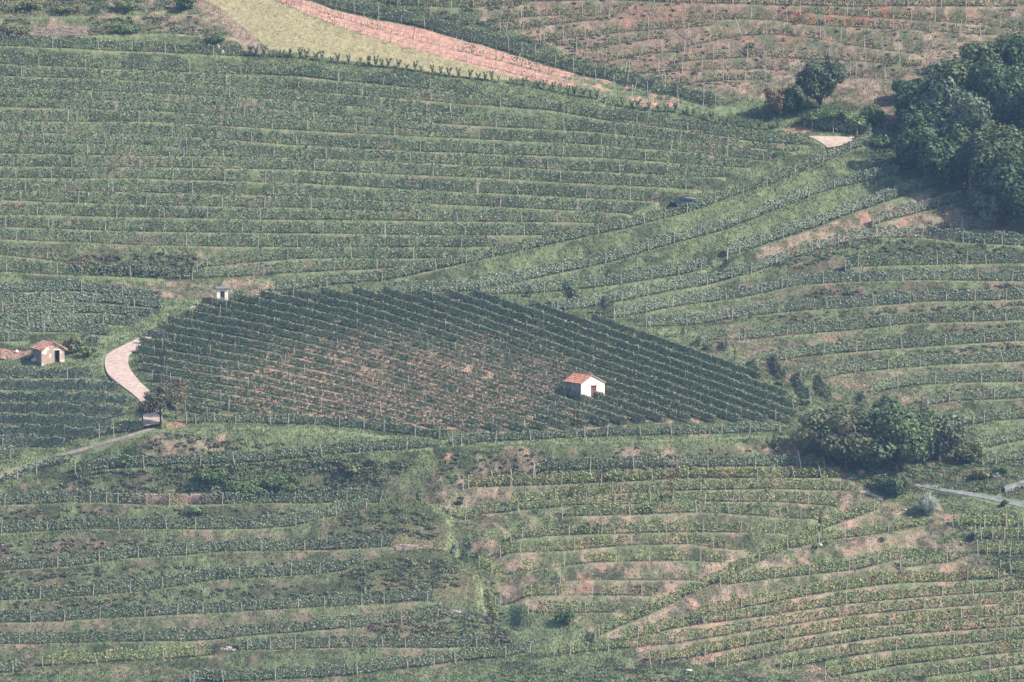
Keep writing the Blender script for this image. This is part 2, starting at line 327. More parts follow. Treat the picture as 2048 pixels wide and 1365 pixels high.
# central vineyard soil
osp = ell(U, V, 800, 775, 320, 92, .8)
osoil = np.clip(sst(.26, .66, osp*.56+(n2-.5)*1.4+(n5-.5)*.15), 0, 1)
osoil = np.maximum(osoil, in_poly(U, V, [(380,830),(700,842),(900,866),(1100,868),(1400,845),(1400,800),(900,790),(500,780)])*sst(.52, .64, n2)*.9)
base = mix(base, np.array([.085, .10, .055])+0*base, omask)
base = mix(base, np.array([.36, .235, .180]), omask*osoil*.95)
# yellow meadow, bare pink strip, dirt path
YP = [(402,-200),(420,-100),(400,-5),(450,22),(500,66),(540,102),(680,120),(780,133),(900,150),(1010,162),(1060,160),(940,128),(860,106),(760,76),(700,58),(600,22),(540,-4),(500,-200)]
SP = [(500,-200),(540,-4),(600,22),(700,60),(860,108),(940,130),(1060,162),(1150,178),(1300,206),(1440,226),(1500,232),(1470,214),(1300,190),(1169,153),(1022,110),(844,58),(680,24),(600,-2),(560,-200)]
DP = [(380,-200),(402,-2),(450,22),(500,66),(540,108),(490,104),(455,60),(425,28),(385,10),(300,34),(292,30),(360,14),(370,-200)]
wu2 = U+5*(n2-.5); wv2 = V+5*(n2-.5)
yp = in_poly(wu2, wv2, YP).astype(float); sp = in_poly(wu2, wv2, SP).astype(float); dp = in_poly(wu2, wv2, DP).astype(float)
base = mix(base, mix(np.broadcast_to(c_yel, base.shape), np.array([.22, .22, .115]), .6*sst(.46, .72, fbm(PX/9, PY/5, 88, 3))), yp)
base = mix(base, np.array([.46, .262, .212]), sp*.9*np.clip(1-.9*sst(1040, 1240, U)-.1+.9*sst(.50, .62, n2)*sst(1040, 1240, U)*(1-sst(1300, 1450, U)), 0, 1))
base = mix(base, c_lip, sp*sst(1080, 1260, U)*sst(.56, .44, n2))
base = mix(base, c_dry*1.25, dp*.85)
# bare patches
for poly in [[(1556,262),(1600,250),(1622,260),(1600,268)], [(930,884),(975,881),(985,884),(960,889)], [(1365,868),(1400,866),(1436,871),(1400,876)], [(330,846),(372,846),(368,858),(335,860)],
             [(0,704),(62,700),(62,718),(0,718)], [(1895,1030),(1920,1030),(1915,1045),(1890,1045)], [(1460,498),(1490,500),(1440,520)], [(1090,866),(1115,862),(1105,874)]]:
    base = mix(base, np.array([.33, .205, .16]), in_poly(wu2, wv2, poly).astype(float)*.8)
# fresh grass verges
for poly in [[(215,640),(320,600),(410,606),(400,618),(300,660),(215,700),(210,760),(190,790),(150,760),(190,700)], [(250,840),(290,850),(200,900),(60,945),(0,955),(0,930),(150,890)], [(1270,652),(1370,655),(1420,720),(1500,760),(1590,820),(1560,790),(1400,700)],
             [(372,858),(640,850),(760,870),(980,880),(1560,866),(1570,878),(980,893),(700,880)], [(1420,512),(1500,500),(1420,530)], [(860,1015),(900,1035),(925,1095),(905,1095),(885,1050),(850,1030)], [(900,1112),(945,1140),(985,1200),(965,1205),(930,1150)], [(1000,1280),(1180,1262),(1230,1262),(1180,1290),(1080,1305)]]:
    base = mix(base, c_lip*1.2, in_poly(wu, wv, poly).astype(float)*.85*sst(.3, .5, n2))
base = base*(.70+.60*n4)[..., None]
base = np.clip(base, .01, .9)

# ------------------------------------------------------------------ mesh helpers
def tag(o, label=None, cat=None, group=None, kind=None):
    if label: o['label'] = label
    if cat: o['category'] = cat
    if group: o['group'] = group
    if kind: o['kind'] = kind
    return o
def mesh_np(name, verts, faces, mats, col=None, dom='FACE', matidx=None, smooth=False):
    me = bpy.data.meshes.new(name); n = len(verts); m = len(faces); k = faces.shape[1]
    me.vertices.add(n); me.vertices.foreach_set('co', np.ascontiguousarray(verts, dtype=np.float32).ravel())
    me.loops.add(m*k); me.loops.foreach_set('vertex_index', np.ascontiguousarray(faces, dtype=np.int32).ravel())
    me.polygons.add(m); me.polygons.foreach_set('loop_start', np.arange(0, m*k, k, dtype=np.int32))
    if matidx is not None: me.polygons.foreach_set('material_index', np.ascontiguousarray(matidx, dtype=np.int32))
    me.polygons.foreach_set('use_smooth', np.full(m, smooth))
    for mt in (mats if isinstance(mats, (list, tuple)) else [mats]): me.materials.append(mt)
    if col is not None:
        a = me.attributes.new('tone', 'FLOAT_VECTOR', dom); a.data.foreach_set('vector', np.ascontiguousarray(col, dtype=np.float32).ravel())
    me.update(calc_edges=True); me.validate()
    return me
def link(name, me, parent=None, loc=None, rz=None):
    o = bpy.data.objects.new(name, me); COL.objects.link(o)
    if parent is not None: o.parent = parent
    if loc is not None: o.location = loc
    if rz is not None: o.rotation_euler = (0, 0, rz)
    return o
class MB:
    def __init__(s): s.v = []; s.f = []
    def add(s, vs_, fs_):
        k = len(s.v); s.v += [tuple(map(float, p)) for p in vs_]; s.f += [tuple(k+i for i in f) for f in fs_]
    def box(s, c, d, rz=0, rx=0, ry=0):
        from mathutils import Matrix
        M = Matrix.Rotation(rz, 3, 'Z') @ Matrix.Rotation(ry, 3, 'Y') @ Matrix.Rotation(rx, 3, 'X')
        P = [Vector(c)+M @ Vector((x*d[0]/2, y*d[1]/2, z*d[2]/2)) for z in (-1, 1) for x, y in ((-1, -1), (1, -1), (1, 1), (-1, 1))]
        s.add(P, [(3, 2, 1, 0), (4, 5, 6, 7), (0, 1, 5, 4), (1, 2, 6, 5), (2, 3, 7, 6), (3, 0, 4, 7)])
    def tube(s, p, r, n=6, cap=True):
        p = [Vector(q) for q in p]; rings = []
        for i, q in enumerate(p):
            d = (p[min(i+1, len(p)-1)]-p[max(i-1, 0)]).normalized()
            a = d.cross(Vector((0.3, 1, .1))).normalized(); b = d.cross(a)
            rings.append([q+(a*cos(2*pi*k/n)+b*sin(2*pi*k/n))*r[i] for k in range(n)])
        fs = []
        for i in range(len(p)-1):
            for k in range(n): fs.append((i*n+k, i*n+(k+1) % n, (i+1)*n+(k+1) % n, (i+1)*n+k))
        if cap: fs += [tuple(range(n))[::-1], tuple((len(p)-1)*n+k for k in range(n))]
        s.add([q for r_ in rings for q in r_], fs)
    def prism(s, prof, y0, y1):       # profile in x,z extruded along y
        n = len(prof); s.add([(x, y0, z) for x, z in prof]+[(x, y1, z) for x, z in prof], [tuple(range(n)), tuple(range(2*n-1, n-1, -1))]+[(i, i+n, (i+1) % n+n, (i+1) % n) for i in range(n)])
    def build(s, name, mat, parent=None, smooth=False, bevel=0):
        me = bpy.data.meshes.new(name); me.from_pydata(s.v, [], s.f)
        import bmesh
        bm = bmesh.new(); bm.from_mesh(me); bmesh.ops.recalc_face_normals(bm, faces=bm.faces)
        if bevel: bmesh.ops.bevel(bm, geom=list(bm.edges), offset=bevel, segments=2, affect='EDGES', profile=.6)
        bm.to_mesh(me); bm.free()
        for pl in me.polygons: pl.use_smooth = smooth
        me.materials.append(mat); return link(name, me, parent)

# ------------------------------------------------------------------ materials
def nodes(name):
    m = bpy.data.materials.new(name); m.use_nodes = True; nt = m.node_tree; return m, nt, nt.nodes['Principled BSDF']
def leafmat(name, gloss=.5, trans=.35):
    m, nt, p = nodes(name)
    a = nt.nodes.new('ShaderNodeAttribute'); a.attribute_name = 'tone'
    p.inputs['Roughness'].default_value = gloss; p.inputs['Specular IOR Level'].default_value = .18
    nt.links.new(a.outputs['Color'], p.inputs['Base Color'])
    tr = nt.nodes.new('ShaderNodeBsdfTranslucent'); nt.links.new(a.outputs['Color'], tr.inputs[0])
    mx = nt.nodes.new('ShaderNodeMixShader'); mx.inputs[0].default_value = trans
    nt.links.new(p.outputs[0], mx.inputs[1]); nt.links.new(tr.outputs[0], mx.inputs[2])
    nt.links.new(mx.outputs[0], nt.nodes['Material Output'].inputs[0]); return m
def plain(name, c, rough=.8, var=.15, scale=3., bump=0., c2=None, metal=0):
    m, nt, p = nodes(name)
    tc = nt.nodes.new('ShaderNodeTexCoord'); n = nt.nodes.new('ShaderNodeTexNoise'); n.inputs['Scale'].default_value = scale; n.inputs['Detail'].default_value = 5
    nt.links.new(tc.outputs['Object'], n.inputs['Vector'])
    r = nt.nodes.new('ShaderNodeValToRGB'); r.color_ramp.elements[0].position = .32; r.color_ramp.elements[1].position = .68
    lo_ = [x*(1-var) for x in c]; hi_ = [min(1, x*(1+var)) for x in (c2 or c)]
    r.color_ramp.elements[0].color = (*lo_, 1); r.color_ramp.elements[1].color = (*hi_, 1)
    nt.links.new(n.outputs['Fac'], r.inputs[0]); nt.links.new(r.outputs[0], p.inputs['Base Color'])
    p.inputs['Roughness'].default_value = rough; p.inputs['Metallic'].default_value = metal; p.inputs['Specular IOR Level'].default_value = .3
    if bump:
        b = nt.nodes.new('ShaderNodeBump'); b.inputs['Strength'].default_value = bump; b.inputs['Distance'].default_value = .05
        nt.links.new(n.outputs['Fac'], b.inputs['Height']); nt.links.new(b.outputs[0], p.inputs['Normal'])
    return m
M_leaf = leafmat('vine leaves', .45, .22)
M_tree = leafmat('tree leaves', .55, .22)
M_grass = leafmat('grass blades', .75, .35)
M_bark = plain('bark', (.09, .07, .055), .9, .3, 6)
M_post = plain('weathered post', (.42, .38, .34), .85, .3, 2)
M_postd = plain('dark wooden post', (.16, .13, .11), .85, .3, 2)
M_stone_pale = plain('pale limestone', (.55, .48, .42), .9, .2, 4)
M_conc = plain('pinkish concrete', (.40, .30, .26), .9, .16, 1.6, c2=(.44, .345, .30), bump=.15)
M_conc_grey = plain('grey concrete', (.17, .175, .17), .9, .3, 1.5)
M_lane = plain('worn lane concrete', (.25, .21, .185), .95, .3, 2.5)
M_wire = plain('dark wire', (.10, .08, .07), .6, .1)
m, nt_, p_ = nodes('terrain'); M_ground = m
a_ = nt_.nodes.new('ShaderNodeAttribute'); a_.attribute_name = 'tone'
n_ = nt_.nodes.new('ShaderNodeTexNoise'); n_.inputs['Scale'].default_value = 1.8; n_.inputs['Detail'].default_value = 6; n_.inputs['Roughness'].default_value = .7
tc_ = nt_.nodes.new('ShaderNodeTexCoord'); nt_.links.new(tc_.outputs['Object'], n_.inputs['Vector'])
mr_ = nt_.nodes.new('ShaderNodeMapRange'); mr_.inputs[1].default_value = .3; mr_.inputs[2].default_value = .7; mr_.inputs[3].default_value = .72; mr_.inputs[4].default_value = 1.28
nt_.links.new(n_.outputs['Fac'], mr_.inputs[0])
vm_ = nt_.nodes.new('ShaderNodeVectorMath'); vm_.operation = 'SCALE'; nt_.links.new(a_.outputs['Vector'], vm_.inputs[0]); nt_.links.new(mr_.outputs[0], vm_.inputs['Scale'])
nt_.links.new(vm_.outputs[0], p_.inputs['Base Color']); p_.inputs['Roughness'].default_value = .95; p_.inputs['Specular IOR Level'].default_value = .1
b_ = nt_.nodes.new('ShaderNodeBump'); b_.inputs['Strength'].default_value = .6; b_.inputs['Distance'].default_value = .15; nt_.links.new(n_.outputs['Fac'], b_.inputs['Height']); nt_.links.new(b_.outputs[0], p_.inputs['Normal'])

# ------------------------------------------------------------------ terrain sheet
nv, nu = U.shape
idx = np.arange(nv*nu).reshape(nv, nu)
F = np.stack([idx[1:, :-1], idx[1:, 1:], idx[:-1, 1:], idx[:-1, :-1]], -1).reshape(-1, 4)
P3 = np.stack([PX, PY, GZ], -1).reshape(-1, 3)
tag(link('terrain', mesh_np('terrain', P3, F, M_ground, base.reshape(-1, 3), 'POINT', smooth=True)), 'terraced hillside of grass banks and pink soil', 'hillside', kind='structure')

# ------------------------------------------------------------------ grass and weeds
def rand_unit(n):
    z = RNG.uniform(-1, 1, n); a = RNG.uniform(0, 2*pi, n); r = np.sqrt(1-z*z); return np.stack([r*np.cos(a), r*np.sin(a), z], -1)
def grass(n, u0, u1, v0, v1, mask=None, hh=(.12, .42), ww=.12):
    u = RNG.uniform(u0, u1, n); v = RNG.uniform(v0, v1, n)
    if mask is not None: k = mask(u, v); u = u[k]; v = v[k]
    n = len(u); p = ground(u, v)
    c = np.stack([lookup(base[..., i], u, v) for i in range(3)], -1)
    green = np.clip((c[:, 1]-c[:, 0])/.03, 0, 1)
    c = c*(RNG.uniform(.65, 1.55, (n, 1))*(.7+.6*fbm(p[:, 0]/.8, p[:, 1]/.8, 15, 2)[:, None])); c = np.where(RNG.uniform(0, 1, (n, 1)) < .12, c*[1.5, 1.35, 1.2], c)
    a = RNG.normal(0, .7, n); w_ = RNG.uniform(.6, 1.4, n)*ww; hgt = RNG.uniform(*hh, n)*(.55+.45*green)*(.6+.8*fbm(p[:, 0]/2, p[:, 1]/2, 5, 2))
    dx = np.stack([np.cos(a)*w_, np.sin(a)*w_, 0*a], -1)
    lean = RNG.normal(0, .10, (n, 2)); tip = p+np.stack([lean[:, 0], lean[:, 1]+.55*hgt, hgt], -1)
    vv = np.stack([p-dx-[0, 0, .05], p+dx-[0, 0, .05], tip], 1).reshape(-1, 3)
    return vv, np.arange(3*n).reshape(-1, 3), c
ROADS = [[(291,670),(258,682),(205,706),(202,724),(208,755),(235,774),(280,806),(282,862),(326,860),(332,832),(326,808),(304,784),(280,761),(262,734),(262,712),(300,686)],
 [(322,850),(240,874),(147,903),(0,950),(0,966),(100,933),(188,902),(322,860)], [(1612,270),(1650,303),(1695,297),(1716,270)], [(1810,960),(1880,976),(1940,982),(2060,1006),(2060,1026),(1940,1000),(1810,975)], [(2006,978),(2060,955),(2060,972),(2006,992)]]
lipv = np.where(valid, V-hi, 40)
def gmask(u, v):
    k = ~(in_poly(u, v, SP) & (RNG.uniform(0, 1, len(u)) < .9)) & ~(in_poly(u, v, YP) & (RNG.uniform(0, 1, len(u)) < .8))
    for q in ROADS: k &= ~in_poly(u, v, q)
    k &= (lookup(lipv, u, v) > 9) | (RNG.uniform(0, 1, len(u)) < .3)
    return k & ~(in_poly(u, v, OPOLY) & (RNG.uniform(0, 1, len(u)) < .6))
gv, gf, gc = grass(800000, -60, 2110, -50, 1420, gmask)
tag(link('grass', mesh_np('grass', gv, gf, M_grass, gc)), 'rough grass and weeds covering the terrace banks', 'grass', kind='stuff')

def scrub(spec):
    Vs = []; Cs = []
    for poly, cnt, (rmin, rmax), cols in spec:
        a = np.array(poly, float); u = RNG.uniform(a[:, 0].min(), a[:, 0].max(), cnt*3); v = RNG.uniform(a[:, 1].min(), a[:, 1].max(), cnt*3)
        k = in_poly(u, v, poly); u = u[k][:cnt]; v = v[k][:cnt]; p = ground(u, v); n = len(u)
        rad = RNG.uniform(rmin, rmax, n); nl = 34
        d = RNG.normal(0, 1, (n, nl, 3)); d /= np.linalg.norm(d, axis=2)[..., None]; d[..., 2] = np.abs(d[..., 2])*.75
        C = (p[:, None]+d*np.array([1.5, 1.0, .7])*rad[:, None, None]*RNG.uniform(.5, 1.1, (n, nl, 1))).reshape(-1, 3)
        N = d.reshape(-1, 3)+.7*RNG.normal(0, .6, (n*nl, 3)); N /= np.linalg.norm(N, axis=1)[:, None]
        T = np.cross(N, RNG.normal(0, 1, (n*nl, 3))); T /= np.linalg.norm(T, axis=1)[:, None]; Bt = np.cross(N, T); a_ = RNG.uniform(.07, .17, (n*nl, 1))
        Vs.append(np.stack([C-T*a_, C-Bt*a_, C+T*a_, C+Bt*a_], 1).reshape(-1, 3))
        cc = np.array(cols)[RNG.integers(len(cols), size=n)]; Cs.append(np.repeat(cc, nl, 0)*RNG.uniform(.55, 1.5, (n*nl, 1)))
    return np.concatenate(Vs), np.concatenate(Cs)
S_D = (.095, .120, .075); S_G = (.135, .175, .100); S_O = (.175, .175, .110); S_B = (.185, .150, .120); S_L = (.19, .23, .13)
sv, sc_ = scrub([([(-60,-40),(330,-40),(420,0),(300,24),(-60,30)], 330, (.35, 1.0), [S_D, S_G, S_O, S_B]), ([(-60,44),(60,40),(60,70),(-60,76)], 60, (.3, .8), [S_D, S_O, S_B]), ([(175,40),(330,38),(480,78),(300,64),(175,66)], 120, (.3, .8), [S_D, S_G, S_B]),
 ([(300,30),(400,28),(480,90),(440,92),(330,64)], 40, (.2, .5), [S_B, S_O]), ([(130,512),(390,512),(390,545),(200,545)], 190, (.3, .75), [S_D, (.105,.092,.075), S_B]),
 ([(330,938),(640,925),(830,930),(760,965),(620,985),(420,992),(330,965)], 420, (.3, .85), [S_D, S_G, S_G, S_O]), ([(150,950),(330,945),(330,985),(60,985)], 130, (.25, .6), [S_G, S_O, S_D]), ([(290,872),(470,880),(640,885),(640,915),(280,915)], 150, (.2, .5), [S_B, S_O, S_D]),
 ([(690,1050),(790,1034),(860,1050),(870,1078),(760,1085),(640,1080)], 130, (.25, .6), [S_D, S_D, S_O]), ([(680,1160),(850,1132),(910,1150),(930,1180),(760,1195)], 160, (.25, .65), [S_D, S_O, S_G]), ([(560,1240),(1000,1236),(1030,1280),(700,1262)], 190, (.25, .65), [S_D, S_O, S_B]),
 ([(1080,1325),(1330,1340),(1700,1372),(1000,1400),(900,1365)], 260, (.2, .6), [S_G, S_D, S_O]), ([(925,1070),(950,1070),(1010,1200),(1000,1280),(985,1200),(925,1110)], 60, (.2, .6), [S_G, S_D, S_L]),
 ([(1540,500),(1720,482),(2048,500),(2048,512),(1700,512),(1560,545)], 230, (.2, .6), [S_D, S_G, S_B]), ([(1600,585),(2048,572),(2048,585),(1640,605)], 160, (.15, .5), [S_B, S_D, (.14,.12,.10)]), ([(1500,640),(2048,606),(2048,620),(1560,655)], 150, (.15, .45), [S_B, S_D, S_O]), ([(1560,690),(2048,648),(2048,662),(1600,705)], 150, (.15, .45), [S_D, S_B, S_G]), ([(1700,718),(2048,690),(2048,704),(1720,735)], 120, (.15, .4), [S_D, S_B]),
 ([(1700,930),(2048,905),(2048,1000),(1880,975),(1760,1000)], 330, (.25, .7), [S_G, S_D, S_O, S_B]), ([(1900,1010),(2048,1030),(2048,1180),(1930,1120)], 160, (.15, .4), [S_L, S_G, S_O]), ([(1640,240),(1800,240),(1850,380),(1780,350),(1690,268)], 200, (.3, .8), [S_G, S_D]),
 ([(1000,-10),(2048,-10),(2048,160),(1900,140),(1400,190),(1050,70)], 520, (.12, .42), [S_O, S_B, S_D, (.16,.11,.09)]), ([(700,0),(1000,0),(1400,150),(1400,180),(1100,110),(850,30)], 230, (.3, .9), [S_D, S_G, S_O]), ([(850,910),(1580,890),(1600,925),(900,970)], 260, (.12, .4), [S_O, S_B, S_G]),
 ([(0,1020),(600,1020),(600,1040),(0,1045)], 110, (.15, .45), [S_B, S_O, S_D]), ([(0,1085),(500,1075),(560,1088),(0,1120)], 160, (.15, .5), [S_B, S_O, S_D]), ([(0,1150),(700,1115),(760,1125),(0,1180)], 200, (.15, .5), [S_D, S_O, S_G]), ([(0,1212),(600,1170),(700,1185),(200,1225),(0,1235)], 190, (.15, .5), [S_D, S_O, S_G])])
tag(link('scrub', mesh_np('scrub', sv, np.arange(len(sv)).reshape(-1, 4), M_tree, sc_)), 'low scrub, brambles and weeds on the steep terrace banks', 'scrub', kind='stuff')

# ------------------------------------------------------------------ vine rows
PAL = {  # dark, mid, light leaf colours and share of odd leaves (colour, share)
 'green':   ((.075, .105, .070), (.145, .185, .130), (.235, .270, .195), [((.24, .25, .12), .04)]),
 'pale':    ((.090, .125, .095), (.180, .225, .175), (.270, .310, .240), [((.27, .28, .16), .04)]),
 'central': ((.075, .110, .078), (.165, .205, .140), (.280, .305, .200), [((.24, .25, .12), .05)]),
 'mixed':   ((.085, .120, .060), (.165, .210, .105), (.270, .300, .150), [((.29, .28, .13), .07), ((.19, .105, .085), .03)]),
 'autumn':  ((.090, .120, .058), (.180, .215, .100), (.300, .320, .145), [((.32, .29, .12), .09), ((.22, .10, .08), .06)]),
 'yellow':  ((.110, .150, .075), (.210, .255, .115), (.320, .345, .160), [((.36, .35, .14), .15)]),
 'dryvine': ((.085, .100, .055), (.150, .165, .090), (.240, .240, .140), [((.32, .24, .16), .12)]),
}
def path3(pts, step=.5):
    a = np.array(pts, float); d = np.r_[0, np.cumsum(np.hypot(*np.diff(a, axis=0).T))]
    q = np.arange(0, d[-1], 3.0); q = np.r_[q, d[-1]]
    u = np.interp(q, d, a[:, 0]); v = np.interp(q, d, a[:, 1])
    if len(u) > 12:
        k = 5; f = lambda z: np.convolve(np.pad(z, (k, k), mode='reflect', reflect_type='odd'), np.ones(2*k+1)/(2*k+1), 'valid'); u, v = f(u), f(v)
    p = ground(u, v); L = np.r_[0, np.cumsum(np.linalg.norm(np.diff(p, axis=0), axis=1))]
    n = max(3, int(L[-1]/step)); q = np.linspace(0, L[-1], n)
    return np.stack([np.interp(q, L, p[:, i]) for i in range(3)], -1), L[-1]
def leaf_quads(c, size, nrm=None):
    n = len(c); N = rand_unit(n) if nrm is None else nrm
    T = np.cross(N, rand_unit(n)); T /= np.linalg.norm(T, axis=1)[:, None]+1e-9; Bt = np.cross(N, T)
    a = (size*RNG.uniform(.8, 1.2, n))[:, None]; b = (size*RNG.uniform(.6, 1.0, n))[:, None]
    return np.stack([c-T*a, c-Bt*b, c+T*a, c+Bt*b], 1).reshape(-1, 3)      # diamond leaf
def leaf_cols(n, pal, bias=None):
    d, m_, l, odd = PAL[pal]; r = RNG.beta(2.8, 2.8, n) if bias is None else np.clip(RNG.beta(2, 2, n)+bias, 0, 1)
    d, m_, l = [np.array(q_)*1.28*np.array([1.04, 1, .95]) for q_ in (d, m_, l)]
    c = np.where((r < .5)[:, None], d+(m_-d)*(r*2)[:, None], m_+(l-m_)*(r*2-1)[:, None])
    return c
POSTM = []
for k in range(3):
    b = MB(); hh = 1.0
    b.tube([(0, 0, -.3), (0.0, 0, .5), ((k-1)*.01, 0, hh)], [.062, .058, .05], 5)
    o = b.build('post', [M_post, M_post, M_postd][k]); POSTM.append(o.data); bpy.data.objects.remove(o)
SEGS_PER_POST = 1
def build_row(r, i, label, group):
    p, L = path3(r['pts'])
    cen = p[len(p)//2].copy(); root = bpy.data.objects.new('vine_row', None); COL.objects.link(root); root.location = cen; root.empty_display_size = .5
    tag(root, label, 'vine row', group)
    n = int(L*125*r['dens']); s_ = RNG.uniform(0, L, n); tq = np.linspace(0, L, len(p))
    P = np.stack([np.interp(s_, tq, p[:, k]) for k in range(3)], -1)
    dn = .55*vn(s_/2.4, 0*s_+i*7.3, 3)+.30*vn(s_/6.5, 0*s_+i*3.1, 4)+.15*vn(s_/.9, 0*s_+i, 8)
    if r['block'] == 'central vineyard':
        even = 1
        X = P[:, 0]; thr = .08
        # the middle of the plot is thinner: use image position of the row (photo coordinates of the path)
        uu = X/75.*1000+1024
        a = np.array(r['pts']); vv = np.interp(uu, a[:, 0], a[:, 1])
        sp_ = np.clip(ell(uu, vv, 800, 775, 320, 92, .8), 0, 1)
        thr = .06+.22*sp_
        plant = np.abs(((s_/1.15+i*.37) % 1)-.5)*2                      # single plants read where the plot is thin
        keep = (dn > thr*.85) & (RNG.uniform(0, 1, n) < 1-.95*np.clip(sp_*1.3, 0, 1)*plant)
    else:
        keep = dn > r['gap']*.72+.04*RNG.normal(0, 1, n)
        if r['gap'] > .3 or r['pal'] in ('mixed', 'autumn', 'yellow', 'dryvine'):
            plant = np.abs(((s_/1.25+i*.37) % 1)-.5)*2; keep &= RNG.uniform(0, 1, n) < 1-.75*plant
    P = P[keep]; s_ = s_[keep]; n = len(P)
    if n < 4: P = p[:4]+[0, 0, .5]; s_ = np.zeros(4); n = 4
    if r['block'] == 'central vineyard': sph = 1-.24*sp_[keep] if n == keep.sum() else 1.
    Ht = r['H']*sph*(.80+.16*vn(s_/1.1, 0*s_+i*5.7, 21)+.14*vn(s_/.3, 0*s_+i, 22)) if r['block'] == 'central vineyard' else r['H']*(.64+.50*vn(s_/1.1, 0*s_+i*5.7, 21)+.26*vn(s_/.3, 0*s_+i, 22)); zl = .24*r['H']/1.6
    top = RNG.uniform(0, 1, n) < .26; q = np.where(top, RNG.uniform(.88, 1.0, n), RNG.uniform(0, 1, n)**.85); z = zl+(Ht-zl)*q
    tang = np.gradient(p, axis=0); tx = np.interp(s_, tq, tang[:, 0]); ty = np.interp(s_, tq, tang[:, 1]); tl = np.hypot(tx, ty)+1e-9
    wob = .14*(vn(s_/1.6, 0*s_+i*9, 31)-.5)
    sd = np.where(RNG.uniform(0, 1, n) < .5, -1., 1.); off = np.where(top, RNG.uniform(-1, 1, n), sd*RNG.uniform(.55, 1.15, n))*r['thick']*(1.12-.25*q)+wob
    C = P+np.stack([-ty/tl*off, tx/tl*off, z], -1)
    side = np.where(top, 0, np.sign(off-wob)*1.1); N = rand_unit(n)*.85+np.stack([-ty/tl*side, tx/tl*side, np.where(top, 1.2, .25)], -1); N /= np.linalg.norm(N, axis=1)[:, None]
    V4 = leaf_quads(C-cen, RNG.uniform(.075, .18, n), N)
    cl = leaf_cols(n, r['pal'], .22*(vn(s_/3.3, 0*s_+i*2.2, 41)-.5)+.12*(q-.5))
    for kk, (oc, sh) in enumerate(PAL[r['pal']][3]):                    # yellowing or reddening vines come in runs
        run = vn(s_/1.8, 0*s_+i*11+kk*5, 51) > 1-sh*2.6
        pick = (run & (RNG.uniform(0, 1, n) < .5)) | (RNG.uniform(0, 1, n) < sh*.25)
        cl = np.where(pick[:, None], np.array(oc)*RNG.uniform(.7, 1.2, (n, 1)), cl)
    F4 = np.arange(4*n).reshape(-1, 4)
    ns = max(2, int(L/1.1)); ss = np.linspace(.2, L-.2, ns)+RNG.uniform(-.15, .15, ns)
    S = np.stack([np.interp(ss, tq, p[:, k]) for k in range(3)], -1)-cen; top = S+np.stack([RNG.normal(0, .06, ns), RNG.normal(0, .03, ns), np.full(ns, .8*r['H']/1.6)], -1)
    o3 = np.array([(-.03, -.02, 0), (.03, -.02, 0), (0, .035, 0)]); vv = np.concatenate([S[:, None]+o3-[0, 0, .05], top[:, None]+o3*.7], 1).reshape(-1, 3)
    f = np.concatenate([np.array([[0, 1, 4, 3], [1, 2, 5, 4], [2, 0, 3, 5]])+6*k for k in range(ns)])+4*n
    link('foliage', mesh_np('foliage', np.concatenate([V4, vv]), np.concatenate([F4, f]), [M_leaf, M_bark], np.concatenate([cl, np.full((3*ns, 3), .08)]), matidx=np.r_[np.zeros(n), np.ones(3*ns)]), root)
    if r['wire']:
        q = p-cen+[0, -.05, .55]
        wb = MB(); wb.tube([tuple(x) for x in q[::4]], [.018]*len(q[::4]), 3); wb.build('wire', M_wire, root)
        wb = MB(); wb.tube([tuple(x+np.array([0, 0, .8])) for x in q[::4]], [.014]*len(q[::4]), 3); wb.build('wire', M_wire, root)
    # posts
    k = 0; d = RNG.uniform(.1, .6)*r['post']
    ends = [0.05] if L > 4 else []
    pos = ends+[]
    while d < L: pos.append(d); d += r['post']*RNG.uniform(.6, 1.5)
    for d in pos:
        c = np.array([np.interp(d, tq, p[:, j]) for j in range(3)])
        u_ = (c[0])/75.*1000+1024
        if u_ < -20 or u_ > 2070: continue
        o = bpy.data.objects.new('post', POSTM[int(RNG.choice(3, p=[.62, .23, .15]))]); COL.objects.link(o); o.parent = root
        o.location = c-cen+np.array([0, -r['thick']-.10, 0]); o.scale = (1, 1, r['post_h']*RNG.uniform(.82, 1.1))
        o.rotation_euler = (RNG.normal(0, .04), RNG.normal(0, .06), RNG.uniform(0, 6)); 
        if RNG.uniform() < .07: o.rotation_euler[1] = RNG.choice([-1, 1])*RNG.uniform(.15, .32)
ORD = ['top', 'second', 'third', 'fourth', 'fifth', 'sixth', 'seventh', 'eighth', 'ninth', 'tenth', 'eleventh', 'twelfth', 'thirteenth', 'fourteenth', 'fifteenth', 'sixteenth', 'seventeenth', 'eighteenth', 'nineteenth',
       'twentieth', 'twenty-first', 'twenty-second', 'twenty-third', 'twenty-fourth', 'twenty-fifth', 'twenty-sixth', 'twenty-seventh', 'twenty-eighth']
PRE = {'green': 'green', 'pale': 'pale green', 'central': 'dark green', 'mixed': 'patchy green', 'autumn': 'patchy reddening', 'yellow': 'yellowish green', 'dryvine': 'thin straggly'}
blocks = {}
for r in R: blocks.setdefault(r['block'], []).append(r)
